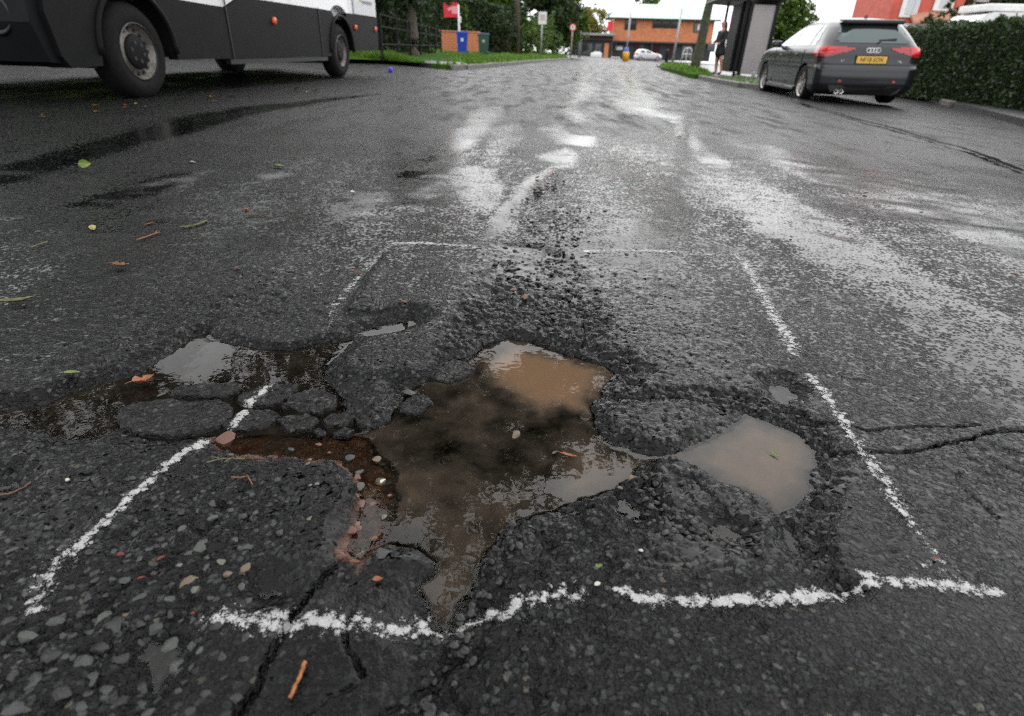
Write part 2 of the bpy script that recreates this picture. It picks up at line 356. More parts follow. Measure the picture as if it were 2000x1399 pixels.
CRACKS = [(G2(p), w_, d_) for p, w_, d_ in (
    ([(694, 1080), (668, 1080), (640, 1112), (610, 1150), (578, 1190), (556, 1228), (536, 1270), (520, 1310), (505, 1345), (470, 1385), (440, 1430)], .0046, .020),
    ([(705, 1150), (690, 1190), (676, 1225), (682, 1262), (704, 1300), (712, 1325)], .0034, .013),
    ([(1610, 878), (1650, 884), (1700, 882), (1750, 884), (1795, 878), (1850, 866), (1890, 862), (1930, 848), (2010, 844), (2100, 836)], .0034, .018),
    ([(1560, 818), (1600, 824), (1650, 832), (1690, 840), (1730, 837), (1790, 834), (1850, 838), (1905, 832)], .0028, .013),
    ([(1925, 850), (1960, 843), (2010, 846), (2080, 850)], .0060, .018),
    ([(1196, 766), (1240, 770), (1300, 767), (1350, 774), (1410, 782), (1470, 776), (1520, 800)], .0038, .012),
    ([(1138, 690), (1142, 640), (1138, 628)], .0030, .012),
    ([(1040, 622), (1046, 590), (1010, 560)], .0030, .010),
    ([(760, 812), (740, 850), (716, 868)], .0030, .006),
    ([(860, 1230), (880, 1290), (860, 1340), (700, 1420)], .0050, .008),
    ([(700, 1340), (640, 1360), (600, 1400), (560, 1440)], .0035, .009),
    ([(790, 1120), (770, 1150), (745, 1170), (700, 1200)], .0026, .006),
    ([(1885, 955), (1920, 985), (1950, 1012)], .0030, .005))]
BANDS = [(G2(p), w_, d_) for p, w_, d_ in (            # broken, sunken margins of the hole
    ([(1205, 690), (1235, 730), (1222, 770), (1300, 770), (1420, 776), (1500, 786), (1570, 815), (1612, 860), (1620, 920), (1600, 985), (1590, 1040), (1600, 1100), (1640, 1140)], .030, .011),
    ([(1255, 930), (1290, 1000), (1360, 1030), (1450, 1060)], .024, .007),
    ([(1000, 1015), (965, 1090), (930, 1160), (900, 1240), (880, 1320), (820, 1420)], .024, .008),
    ([(1075, 505), (1110, 560), (1130, 610)], .03, .005),
    ([(960, 480), (1010, 420), (1060, 360)], .06, .008))]

LW = -.0165                                            # the level of the standing water
d_main = sdf(MAIN, jx, jy); d_left = sdf(LEFTP, jx, jy); d_brick = sdf(BRICK, jx, jy); d_dark = sdf(DARKB, jx, jy)
d_ridge = sdf(RIDGE, jx, jy); d_lower = sdf(LOWER, jx, jy)
slick = np.maximum.reduce([1 - sstep(-.03, .012, sdf(SLABL, nx, ny)), 1 - sstep(-.02, .01, sdf(SLABM, jx, jy)), .55 * (1 - sstep(-.05, .05, sdf(SLABR, nx, ny)))])
roughness = .55 + .5 * sstep(.35, .65, fbm(nx / .35, ny / .35, 3, 8))
roughness += .95 * (1 - sstep(0, .11, d_main)) * sstep(-.05, .08, nx)
wide = .014 * (fbm(nx / .55, ny / .55, 3, 21) - .5) + .007 * (fbm(nx / .16, ny / .16, 3, 22) - .5)
h = wide * (1 - .5 * sstep(.10, 0, np.abs(d_main)))
h += .013 * (1 - sstep(-.030, .008, d_ridge)) - .0085 * (1 - sstep(-.03, .02, d_lower))
h += .005 * (1 - sstep(-.02, .006, sdf(SLABL, jx, jy))) + .003 * (1 - sstep(-.02, .006, sdf(SLABM, jx, jy)))
for pl, w_, d_ in BANDS: h -= d_ * (1 - sstep(.2 * w_, 1.15 * w_, pld(pl, jx, jy)))
bandk = np.maximum.reduce([1 - sstep(.3 * w_, 1.3 * w_, pld(pl, jx, jy)) for pl, w_, d_ in BANDS])
roughness += .9 * bandk + 1.9 * (1 - sstep(-.02, .04, d_lower)); roughness *= (1 - .75 * slick)
fs = np.clip(fade(.012)[NEAR], 0, 1); fs2 = np.clip(fade(.026)[NEAR], 0, 1)
agg = .0046 * (stones(jx / .0125, jy / .0125, 40) - .4) * fs + .0060 * (stones(jx / .027, jy / .027, 60) - .4) * fs2 * sstep(.35, .7, fbm(nx / .2, ny / .2, 2, 70) + .12 * bandk)
agg += .0040 * (fbm(nx / .035, ny / .035, 3, 90) - .5) * fs2
# the stony patch at lower left where the binder has gone
STONY = G2([(60, 1060), (300, 960), (420, 960), (520, 1000), (470, 1090), (420, 1180), (340, 1300), (150, 1420), (-200, 1500), (-200, 1120)])
stony = 1 - sstep(-.05, .03, sdf(STONY, jx, jy))
agg += stony * (.0085 * (stones(jx / .034, jy / .034, 120) - .45) * fs2 - .003)
h += agg * roughness
for pl, w_, d_ in CRACKS:
    dd = pld(pl, nx + .5 * WOB + .004 * (vn(nx / .012, ny / .012, 5) - .5), ny + .5 * WOB2 + .004 * (vn(nx / .012, ny / .012, 6) - .5))
    h -= d_ * (1 - sstep(.25 * w_, 1.15 * w_, dd)) * (.55 + .6 * vn(nx / .05, ny / .05, 77))
# basins: ground rises from the waterline to the surface, and falls to the floor inside it
def basin(h, d, floor, slope_in, slope_out, extra):
    inside = LW + np.maximum(slope_in * d, floor) + extra
    shore = LW + slope_out * np.maximum(d, 0) + .85 * agg * roughness
    return np.where(d < 0, np.minimum(h, inside), np.minimum(h, shore + .0005))
clumps = .010 * (fbm(nx / .07, ny / .07, 4, 130) - .5)
so_ = .16 + 1.2 * vn(nx / .09, ny / .09, 12) ** 1.5
fl_main = np.where(d_dark < 0, -.017, -.030)
fl_main = np.maximum(fl_main, np.where(d_brick < 0, -.0048, -1))
h = basin(h, d_main, fl_main, .8, so_, np.where(d_brick < 0, .006 * (fbm(nx / .05, ny / .05, 4, 131) - .45), clumps) * sstep(0, -.02, d_main) + .4 * agg * (d_main < 0))
h = basin(h, d_left, np.full_like(h, -.013), .55, so_, (.6 * clumps + .9 * agg) * sstep(0, -.012, d_left))
for q in SMALLP: h = basin(h, sdf(q, jx, jy), -.005, .4, .5, .6 * agg)

H = .010 * (fbm(GX / 1.7, GY / 1.7, 3, 50) - .5) * fade(1.7) + .006 * (fbm(GX / .45, GY / .45, 3, 51) - .5) * fade(.45)
H += (.0046 * (stones(GX / .0125, GY / .0125, 40) - .4)) * fade(.012)
edge = np.minimum.reduce([sstep(2.6, 2.1, np.abs(nx)), sstep(4.2, 3.4, ny), sstep(.1, .2, ny)])
H[NEAR] = H[NEAR] * (1 - edge) + h * edge
# long joint between carriageway and parking strip, right, and tyre-worn hollows
JOINT = G2([(1545, 198), (1572, 205), (1640, 224), (1700, 241), (1800, 268), (1900, 300), (2010, 338), (2300, 430), (2800, 600)])
dj = pld(JOINT, GX, GY)
joint_pts = [Vector((a, b, 0)) for a, b in JOINT]; TV = []; TF = []; rgj = random.Random(3); sj = 0
for a, b in zip(joint_pts, joint_pts[1:]):
    m_ = max(2, int((b - a).length / .06)); nrm = Vector((-(b - a).y, (b - a).x, 0)).normalized()
    for i in range(m_):
        p_ = a.lerp(b, i / m_); w_ = .014 + .018 * rgj.random() + .008 * math.sin(sj * .13); sh_ = .03 * math.sin(sj * .21) + rgj.uniform(-.01, .01); sj += 1
        for s_ in (-1, 1): q_ = p_ + nrm * (s_ * w_ + sh_); TV.append((q_.x, q_.y, g(q_.x) + .010))
for i in range(len(TV) // 2 - 1): TF.append((2 * i, 2 * i + 1, 2 * i + 3, 2 * i + 2))
FULL = {k_: np.zeros(GX.shape) for k_ in ('wet', 'slick', 'brick', 'silt', 'paint')}
joint_dip = 1 - sstep(.05, .085, dj + .05 * (fbm(GX / .3, GY / .3, 3, 140) - .5)); H -= .012 * joint_dip
FULL['slick'][NEAR] = slick
FULL['coarse'] = sstep(2.2, 6.5, GY + .6 * (fbm(GX / .8, GY / 2.5, 3, 400) - .5)) * (.8 + .4 * fbm(GX / .5, GY / 2., 3, 401))
FULL['brick'][NEAR] = (1 - sstep(-.006, .010, d_brick + .035 * (fbm(nx / .03, ny / .03, 3, 520) - .42))) * (.75 + .5 * (fbm(nx / .02, ny / .02, 2, 521) - .5))
FULL['silt'][NEAR] = (1 - sstep(-.02, .003, d_main)) * .8 + .4 * (1 - sstep(-.02, .003, d_left))
# films of water lying on the road
WET = [([(766, 333), (800, 338), (832, 336), (828, 349), (796, 353), (775, 344)], 1.), ([(812, 312), (866, 312), (905, 290), (958, 240), (985, 208), (945, 212), (890, 252), (842, 292)], .78),
       ([(884, 330), (930, 322), (968, 330), (990, 372), (984, 404), (940, 420), (900, 396), (872, 360)], .64), ([(1072, 252), (1092, 243), (1108, 262), (1158, 268), (1138, 286), (1084, 280)], 1.), ([(1056, 306), (1112, 290), (1142, 302), (1100, 326), (1074, 330)], .84),
       ([(1032, 344), (1070, 328), (1058, 350), (1018, 400), (1004, 450), (956, 462), (948, 432), (985, 404)], .82), ([(1206, 128), (1224, 128), (1240, 166), (1264, 192), (1292, 208), (1318, 234), (1272, 224), (1240, 198), (1220, 165)], 1.),
       ([(1130, 142), (1150, 142), (1142, 176), (1114, 206), (1100, 198), (1120, 170)], .88), ([(1366, 308), (1400, 310), (1432, 322), (1426, 336), (1388, 326)], .95), ([(1316, 236), (1334, 236), (1392, 300), (1370, 306), (1330, 262)], .72),
       ([(1440, 405), (1530, 418), (1640, 455), (1690, 490), (1660, 502), (1550, 474), (1456, 452)], .68), ([(1440, 360), (1560, 380), (1500, 420), (1410, 400)], .62), ([(1090, 215), (1126, 208), (1134, 226), (1106, 240)], .7),
       ([(960, 250), (1010, 240), (1030, 270), (980, 320), (930, 320)], .52), ([(960, 470), (1010, 470), (1060, 480), (1040, 560), (960, 560), (948, 520)], .66), ([(1380, 250), (1520, 290), (1700, 360), (1640, 370), (1440, 300)], .55),
       ([(-60, 345), (60, 305), (160, 278), (330, 232), (500, 208), (650, 190), (735, 184), (640, 200), (520, 222), (400, 248), (260, 288), (130, 334), (-60, 385)], .86), ([(140, 404), (220, 378), (320, 346), (404, 330), (392, 346), (310, 376), (220, 404)], .95),
       ([(290, 437), (330, 428), (346, 420), (330, 440)], .85), ([(505, 340), (560, 334), (575, 342), (520, 350)], .8), ([(660, 378), (760, 372), (780, 392), (700, 410)], .62), ([(640, 400), (720, 392), (740, 420), (650, 440)], .6),
       ([(1820, 690), (1990, 700), (2040, 760), (1900, 740)], .60), ([(1750, 620), (1850, 630), (1880, 660), (1780, 660)], .58), ([(1640, 540), (1700, 548), (1720, 566), (1660, 562)], .55), ([(330, 690), (300, 720), (420, 740), (560, 740), (640, 700), (430, 640)], .3)]
wetv = np.zeros(GX.shape)
WM = (GY > .5) & (GY < 60) & (np.abs(GX) < 25); wx, wy = GX[WM], GY[WM]; acc = np.zeros(wx.shape)
for poly, s_ in WET:
    q = G2(poly); cy = sum(p[1] for p in q) / len(q); soft = .030 * cy
    wbx = wx + soft * 1.6 * (fbm(wx / (soft * 3), wy / (soft * 6), 3, 150) - .5); wby = wy + soft * 2.4 * (fbm(wx / (soft * 3), wy / (soft * 6), 3, 151) - .5)
    acc = np.maximum(acc, s_ * (1 - sstep(-.6 * soft, .9 * soft, sdf(q, wbx, wby))))
sheen = (.33 + .34 * sstep(.38, .66, fbm(wx / .35, wy / 1.3, 4, 160))) * (.75 + .25 * sstep(1.0, 2.2, wy)) * (.12 + .88 * sstep(5.2, 2.2, wy)) * (.35 + .65 * sstep(-2.0, .2, wx))
wetv[WM] = np.maximum(acc, sheen); wetv = np.maximum(wetv, 0)
FULL['wet'] = np.maximum(wetv, .0)
# spray paint: density along the marked lines
PAINT = [([(428, 1208), (480, 1212), (560, 1214), (640, 1218), (690, 1220), (760, 1218), (842, 1212)], .020, .90), ([(884, 1222), (930, 1205), (985, 1190), (1050, 1172), (1122, 1155)], .018, .86), ([(1212, 1158), (1250, 1168), (1300, 1172), (1400, 1174), (1500, 1170), (1580, 1164), (1650, 1150), (1712, 1132)], .0125, .95), ([(1690, 1118), (1725, 1130), (1780, 1138), (1860, 1142), (1950, 1156)], .013, .95), ([(1790, 1100), (1850, 1112), (1900, 1140)], .012, .50),
         ([(1436, 494), (1462, 526), (1484, 562), (1510, 610), (1535, 655), (1552, 692)], .026, .80), ([(1582, 738), (1612, 772), (1640, 812), (1668, 855), (1692, 892), (1725, 935), (1756, 982), (1778, 1016)], .0165, .84), ([(1778, 1016), (1800, 1046), (1840, 1095)], .012, .48), ([(766, 476), (820, 476), (912, 480)], .022, .88), ([(912, 480), (972, 488)], .012, .55), ([(1146, 490), (1230, 488), (1322, 491)], .024, .86), ([(1322, 491), (1436, 496)], .022, .60),
         ([(760, 482), (730, 510), (700, 540), (672, 572), (650, 602)], .016, .60), ([(650, 602), (644, 636)], .012, .45), ([(396, 854), (350, 890), (300, 932), (250, 978), (196, 1028), (150, 1062)], .0125, .84), ([(150, 1062), (112, 1094), (84, 1140), (62, 1185)], .018, .70), ([(690, 1224), (720, 1236), (770, 1240)], .012, .5)]
pd = np.zeros(nx.shape)
for pl, w_, s_ in PAINT:
    dd = pld(G2(pl), nx + .35 * WOB, ny + .35 * WOB2); pd = np.maximum(pd, s_ * (1 - sstep(0., 1.25 * w_, dd)) * (.80 + .4 * vn(nx / .05, ny / .05, 300)))
pd *= (h > LW + .001)
FULL['paint'][NEAR] = pd

BASEZ = -GK * (GX - np.tanh(GX))
GZ = BASEZ + H
ny_, nx_ = GX.shape
idx = np.arange(nx_ * ny_).reshape(ny_, nx_)
Q = np.stack([idx[:-1, :-1], idx[:-1, 1:], idx[1:, 1:], idx[1:, :-1]], -1)
road = link('road', np_mesh('road', np.stack([GX, GY, GZ], -1).reshape(-1, 3), Q.reshape(-1, 4), {k_: FULL[k_] for k_ in ('wet', 'slick', 'brick', 'silt', 'coarse')}), M_ASPHALT, None, True)
tag(road, 'wet worn asphalt road with a large water-filled pothole', kind='structure')
tag(link('joint_strip', np_mesh('joint_strip', TV, TF), mat('joint_shade_moss', (.004, .005, .003), .95, spec=.03), road), 'dark strip drawing the shaded mossy joint along the right parking strip')  # raised dark ribbon: the gap's shadow and moss put into its colour
def ground(x, y):                                      # height of the road at a place
    i = min(max(np.searchsorted(XS, x) - 1, 0), nx_ - 2); j = min(max(np.searchsorted(YS, y) - 1, 0), ny_ - 2)
    a = (x - XS[i]) / (XS[i + 1] - XS[i]); b = (y - YS[j]) / (YS[j + 1] - YS[j])
    return float((GZ[j, i] * (1 - a) + GZ[j, i + 1] * a) * (1 - b) + (GZ[j + 1, i] * (1 - a) + GZ[j + 1, i + 1] * a) * b)
def sub_sheet(name, quadmask, Z, attrs, m, parent=None):
    q = Q[quadmask]; used = np.unique(q); rm = np.full(nx_ * ny_, -1); rm[used] = np.arange(len(used))
    V = np.stack([GX.ravel()[used], GY.ravel()[used], Z.ravel()[used]], -1)
    return link(name, np_mesh(name, V, rm[q], {k_: a.ravel()[used] for k_, a in attrs.items()}), m, parent, True)
def anyq(mask): return mask[:-1, :-1] | mask[:-1, 1:] | mask[1:, 1:] | mask[1:, :-1]
# painted outline
PF = FULL['paint']
tag(sub_sheet('spray_paint_outline', anyq(PF > .04), GZ + .0007, {'cover': PF}, M_PAINT, road), 'patchy white spray-painted outline round the pothole')
# standing water: level sheets with a lip where they meet the stones
dm = np.full(GX.shape, 9.); dm[NEAR] = d_main; dl = np.full(GX.shape, 9.); dl[NEAR] = d_left; dsm = np.full(GX.shape, 9.); dsm[NEAR] = np.minimum.reduce([sdf(q, jx, jy) for q in SMALLP] + [d_lower])
depth = LW + BASEZ - GZ
WZ = BASEZ * 0 + LW + .0007 * np.exp(-np.clip(depth, 0, 1) / .0016)
SILTY = G2([(930, 690), (985, 646), (1100, 672), (1210, 715), (1190, 780), (1165, 830), (1120, 800), (1060, 812), (1010, 775), (950, 742)])
LOBE = G2([(1330, 880), (1400, 835), (1470, 795), (1590, 850), (1610, 900), (1530, 990), (1400, 925)])
murk = np.zeros(GX.shape)
mk = np.maximum.reduce([.97 * (1 - sstep(-.07, .045, sdf(SILTY, jx + 1.5 * WOB, jy + 1.5 * WOB2))), .76 * (1 - sstep(-.05, .05, sdf(LOBE, jx, jy))),
     .62 * (1 - sstep(-.05, .05, sdf(G2([(1120, 790), (1200, 860), (1300, 880), (1230, 945), (1100, 985), (1040, 990), (1080, 880)]), jx, jy))),
     .50 * (1 - sstep(-.05, .03, sdf(G2([(860, 880), (980, 900), (1020, 990), (960, 1040), (880, 1000)]), jx, jy))), .45 * (1 - sstep(-.05, .03, sdf(G2([(745, 860), (850, 850), (840, 900), (770, 910)]), jx, jy))), np.clip(.22 + .85 * (fbm(nx / .06, ny / .06, 4, 500) - .28), .08, .58)])
mk = np.where(d_brick < .004, .10, mk); mk = np.where(d_left < np.minimum(d_main, .01), .22, mk)
murk[NEAR] = mk * sstep(.0, .006, depth[NEAR])
wq = anyq(depth > -.0025)
tag(sub_sheet('puddle', wq & anyq(dm < .03) & ~anyq(dl < -.004), WZ, {'murk': murk}, M_WATER), 'muddy brown water filling the pothole', kind='structure')
tag(sub_sheet('puddle', wq & anyq(dl < .02) & anyq(dl < .02) & ~(anyq(dm < .03) & ~anyq(dl < -.004)), WZ, {'murk': murk}, M_WATER), 'dark clear puddle reflecting trees left of the pothole', kind='structure')
tag(sub_sheet('puddle', wq & anyq(dsm < .015) & ~anyq(dl < .02) & ~anyq(dm < .03), WZ, {'murk': murk * 0 + .10}, M_WATER), 'small shallow puddles in the broken surface', kind='structure')

# ---------------------------------------------------------------- loosened blocks of asphalt standing in the water
CHUNKS = [[(222, 802), (240, 778), (300, 766), (380, 768), (438, 766), (448, 786), (438, 814), (400, 830), (340, 838), (270, 832), (228, 820)],
          [(326, 757), (350, 741), (420, 735), (463, 738), (467, 750), (440, 763), (360, 762)], [(460, 767), (500, 746), (568, 739), (580, 750), (550, 774), (510, 781), (470, 778)],
          [(550, 780), (576, 757), (620, 746), (655, 760), (652, 784), (620, 795), (572, 789)], [(434, 816), (470, 791), (520, 786), (544, 796), (520, 820), (470, 828), (440, 826)],
          [(538, 813), (560, 799), (600, 796), (622, 806), (604, 825), (560, 830)], [(628, 810), (645, 797), (680, 794), (696, 804), (680, 815), (640, 821)], [(608, 830), (622, 823), (634, 830), (620, 838)], [(645, 833), (668, 824), (692, 829), (680, 839), (655, 842)],
          [(928, 612), (974, 592), (1002, 620), (986, 636), (940, 637)], [(870, 662), (882, 641), (920, 632), (930, 650), (900, 666)], [(928, 657), (942, 642), (970, 643), (979, 653), (950, 666)], [(864, 687), (890, 672), (924, 669), (931, 680), (900, 691)],
          [(834, 727), (860, 703), (890, 693), (926, 706), (918, 721), (880, 736)], [(1004, 628), (988, 606), (1004, 590), (1034, 586), (1040, 620)], [(778, 795), (790, 768), (828, 757), (846, 776), (812, 797)], [(890, 622), (905, 600), (930, 592), (934, 606), (915, 622)],
          [(690, 806), (720, 796), (752, 792), (760, 806), (730, 822), (702, 822)], [(-30, 830), (40, 826), (92, 836), (104, 852), (60, 862), (-30, 862)]]
CH_PAINT = G2([(528, 736), (505, 766), (480, 780), (470, 800), (450, 822)])
for ci, cpx in enumerate(CHUNKS):
    o2 = G2(cpx); cx = sum(p[0] for p in o2) / len(o2); cy = sum(p[1] for p in o2) / len(o2)
    # smooth closed outline
    n_ = 72; P_ = []
    for i in range(n_):
        t = i / n_ * len(o2); a = int(t); f = t - a; p0, p1, p2, p3 = [o2[(a + q - 1) % len(o2)] for q in range(4)]
        P_.append([.55 * (p1[c] * (1 - f) + p2[c] * f) + .45 * .5 * (2 * p1[c] + (p2[c] - p0[c]) * f + (2 * p0[c] - 5 * p1[c] + 4 * p2[c] - p3[c]) * f * f + (3 * p1[c] - p0[c] - 3 * p2[c] + p3[c]) * f ** 3) for c in (0, 1)])
    P_ = np.array(P_); ja = 1 + .16 * (fbm(np.arange(n_) * .45 + 50 * ci, np.zeros(n_), 3, 77) - .5); P_ = np.stack([cx + (P_[:, 0] - cx) * ja, cy + (P_[:, 1] - cy) * ja], 1); rr = np.array([0, .12, .25, .38, .5, .6, .7, .78, .85, .91, .96, 1., 1.03, 1.06])
    prof = np.array([.9, .92, .95, 1, 1.02, 1.04, 1.04, 1.03, 1.02, .99, .86, .30, -.9, -2.4])
    X_ = cx + (P_[None, :, 0] - cx) * rr[:, None]; Y_ = cy + (P_[None, :, 1] - cy) * rr[:, None]
    size = math.sqrt(max(1e-6, abs(np.mean((P_[:, 0] - cx) ** 2 + (P_[:, 1] - cy) ** 2))))
    top = min(.0068, .0042 + .04 * size); tlx, tly = random.uniform(-.05, .05), random.uniform(-.05, .05)
    nz = .0048 * (stones(X_ / .0115, Y_ / .0115, 40 + ci) - .35) + .006 * (fbm(X_ / .03, Y_ / .03, 3, 200 + ci) - .5)
    Z_ = LW + top * prof[:, None] + nz * np.clip(prof, .2, 1)[:, None] + (tlx * (X_ - cx) + tly * (Y_ - cy)) * (rr < 1.01)[:, None]
    X_ += .009 * (fbm(X_ / .02, Y_ / .02, 2, 210) - .5) * (rr > .5)[:, None]; Y_ += .009 * (fbm(X_ / .02, Y_ / .02, 2, 211) - .5) * (rr > .5)[:, None]
    ii = np.arange(len(rr) * n_).reshape(len(rr), n_); jj = np.roll(ii, -1, 1)
    q_ = np.stack([ii[:-1], ii[1:], jj[1:], jj[:-1]], -1).reshape(-1, 4)
    pdn = .95 * (1 - sstep(.004, .013, pld(CH_PAINT, X_, Y_))) if ci in (2, 4) else np.zeros(X_.shape)
    co_ = link('asphalt_chunk', np_mesh('asphalt_chunk', np.stack([X_, Y_, Z_], -1).reshape(-1, 3), q_, {'wet': X_ * 0, 'slick': X_ * 0 + .35, 'brick': X_ * 0, 'silt': X_ * 0 + .15, 'coarse': X_ * 0}), M_ASPHALT, road, True)
    if ci in (2, 4):
        link('spray_paint', np_mesh('spray_paint', np.stack([X_, Y_, Z_ + .0008], -1).reshape(-1, 3), q_[(pdn.ravel()[q_] > .02).any(1)], {'cover': pdn}), M_PAINT, co_, True)

# ================================================================ stones, leaves and litter on the road
def pebble_mesh(seed, flat=.6, sub=2):
    bm = bmesh.new(); bmesh.ops.create_icosphere(bm, subdivisions=sub, radius=.5); rg = random.Random(seed)
    ax = [Vector((rg.gauss(0, 1), rg.gauss(0, 1), rg.gauss(0, 1))).normalized() for _ in range(13)]; am = [rg.uniform(.26, .42) for _ in ax]
    for v in bm.verts:                                  # chipped flat on a few sides
        for a, q in zip(ax, am):
            d = v.co.dot(a)
            if d > q: v.co -= a * (d - q) * .97
        v.co.z *= flat; v.co.x *= 1.15
    me = bpy.data.meshes.new('stone'); bm.to_mesh(me); bm.free(); return me
PEBS = [pebble_mesh(i, .45 + .06 * (i % 5)) for i in range(10)]
def stone_mat(name, c, rough=.35): return mat(name, c, rough, noise=.35, nscale=60, bump=.25, bscale=160)
SM = [stone_mat('stone_dark', (.012, .012, .013), .3), stone_mat('stone_grey', (.030, .032, .031), .34), stone_mat('stone_green_grey', (.050, .054, .046), .36), stone_mat('stone_pale', (.11, .108, .09), .4),
      stone_mat('stone_tan', (.12, .09, .06), .4), stone_mat('stone_red', (.11, .02, .013), .4), stone_mat('stone_white', (.50, .47, .42), .45), stone_mat('stone_brick', (.12, .055, .038), .45)]
def mesh_with(me, m):                                   # one mesh datablock per shape and material, shared by all copies
    k = (me.name, m.name)
    if k not in mesh_with.c:
        q = me.copy(); q.materials.clear(); q.materials.append(m); mesh_with.c[k] = q
    return mesh_with.c[k]
mesh_with.c = {}
def stone_at(x, y, s, m, parent=None, name='stone', sink=.35, rz=None, z=None):
    me = mesh_with(random.choice(PEBS), m); o = bpy.data.objects.new(name, me); COL.objects.link(o)
    zz = ground(x, y) if z is None else z
    o.location = (x, y, zz + s * (.25 - sink)); o.scale = (s, s * random.uniform(.7, 1), s * random.uniform(.7, 1)); o.rotation_euler = (random.uniform(-.25, .25), random.uniform(-.25, .25), random.uniform(0, 6.28) if rz is None else rz)
    if parent: o.parent = parent
    return o
# stones bedded in the surface, lower left: each one a piece of the road
bed = []
for px, py, s, k_ in [(390, 1058, 46, 3), (430, 1092, 26, 3), (412, 1010, 30, 2), (415, 980, 26, 1), (612, 1016, 30, 4), (608, 952, 14, 3), (622, 950, 16, 3), (370, 1136, 44, 4), (336, 1160, 38, 2), (300, 1214, 50, 1), (330, 1232, 54, 2), (225, 1218, 50, 0), (270, 1160, 36, 1), (198, 1196, 46, 2), (45, 1232, 44, 2), (240, 1190, 22, 4), (340, 1275, 62, 2), (160, 1290, 52, 1), (232, 1280, 40, 0), (190, 1255, 40, 0), (100, 1270, 46, 0), (445, 1120, 28, 4), (480, 1106, 30, 4), (400, 1080, 24, 2), (355, 1035, 28, 2), (262, 1032, 28, 1), (455, 1052, 26, 2), (500, 1000, 20, 2), (534, 965, 26, 2), (380, 1150, 26, 3), (310, 1045, 26, 0), (270, 1090, 26, 1), (240, 1130, 28, 1), (330, 1190, 26, 0), (60, 1320, 50, 1), (120, 1350, 52, 0), (20, 1380, 50, 1), (200, 1345, 44, 1), (270, 1330, 36, 0), (350, 1100, 22, 3), (318, 1060, 20, 1)]:
    p = gp(px, py); bed.append((p.x, p.y, s, k_))
    stone_at(p.x, p.y, s / FPX * (p - Vector((0, 0, CAM_H))).length * .74, SM[min(k_, 2) if k_ == 3 and s > 40 else k_], road, sink=.36)
rg = random.Random(5); tries = 0; made = 0
while made < 130 and tries < 4000:
    tries += 1; px, py = rg.uniform(-40, 560), rg.uniform(930, 1395)
    if px + (py - 930) * .35 > 620 or (py < 1060 and px < 240): continue
    p = gp(px, py); s = rg.uniform(.007, .017) * (1 + (py - 1000) / 900)
    if any((p.x - a) ** 2 + (p.y - b) ** 2 < (.011 + .35 * s) ** 2 for a, b, *_ in bed): continue
    bed.append((p.x, p.y, 0, 0)); stone_at(p.x, p.y, s, SM[rg.choice([0, 0, 0, 0, 0, 1, 1, 1, 1, 2])], road, sink=.38); made += 1
# gravel in the red bed of the hole
for i in range(64):
    t = rg.random(); px = 690 + 70 * rg.random() if i < 56 else rg.uniform(430, 700); py = rg.uniform(885, 1080) if i < 56 else rg.uniform(842, 880)
    if py > 1020: px -= 10
    p = gp(px, py); stone_at(p.x, p.y, rg.uniform(.008, .022), SM[rg.choice([1, 1, 2, 4, 7, 7, 7])], road, sink=.24)
for px, py, s, k_ in [(742, 918, 30, 6), (745, 990, 24, 3), (704, 1055, 28, 3), (720, 945, 30, 4), (775, 938, 26, 1), (710, 1010, 30, 2), (435, 842, 40, 7), (735, 880, 26, 4)]:
    p = gp(px, py); stone_at(p.x, p.y, s / FPX * (p - Vector((0, 0, CAM_H))).length, SM[k_], road, sink=.2)
# dark grit torn out along the broken margins and strewn behind the hole: too fine to pick apart
GRV, GRF = [], []
def grit_at(x, y, s_):
    me = rg.choice(PEBS); V = np.array([v.co[:] for v in me.vertices]); F_ = np.array([p.vertices[:] for p in me.polygons]); t = rg.uniform(0, 6.28); c_, s2 = math.cos(t), math.sin(t)
    V = V * [s_, s_ * rg.uniform(.7, 1), s_ * rg.uniform(.7, 1.1)]; V = np.stack([V[:, 0] * c_ - V[:, 1] * s2 + x, V[:, 0] * s2 + V[:, 1] * c_ + y, V[:, 2] + ground(x, y) + .03 * s_], 1)
    GRF.append(F_ + sum(len(q) for q in GRV)); GRV.append(V)
for pl, w_, d_ in BANDS[:4]:
    for i in range(70):
        k_ = rg.randrange(len(pl) - 1); f = rg.random(); x = pl[k_][0] * (1 - f) + pl[k_ + 1][0] * f + rg.gauss(0, w_ * .6); y = pl[k_][1] * (1 - f) + pl[k_ + 1][1] * f + rg.gauss(0, w_ * .6)
        if y > .3: grit_at(x, y, rg.uniform(.005, .015))
for i in range(260):
    t = rg.random(); px = 1045 + 40 * (1 - t) + rg.gauss(0, 40 + 45 * t); py = 395 + 245 * t + rg.gauss(0, 8); p = gp(px, py)
    if sdf(MAIN, np.array([p.x]), np.array([p.y]))[0] > .015: grit_at(p.x, p.y, rg.uniform(.006, .020))
gm = leaf_mat('loose_grit', (.008, .008, .009), (.050, .048, .044), .3); tag(link('grit', np_mesh('grit', np.concatenate(GRV), np.concatenate(GRF)), gm, road), 'dark loose grit along the broken edges', kind='stuff')
def loose(o, label, cat, group=None): return tag(o, label, cat, group)
def px_size(px, py, s): p = gp(px, py); return .86 * s / FPX * (p - Vector((0, 0, CAM_H))).dot(FW)
def loose_stone(px, py, s, m, label, group=None, float_=False, name='loose_stone'):
    p = gp(px, py); o = stone_at(p.x, p.y, px_size(px, py, s), SM[m], None, name, sink=-.1, z=(LW - .3 * px_size(px, py, s) if float_ else None)); return loose(o, label, 'stone', group)
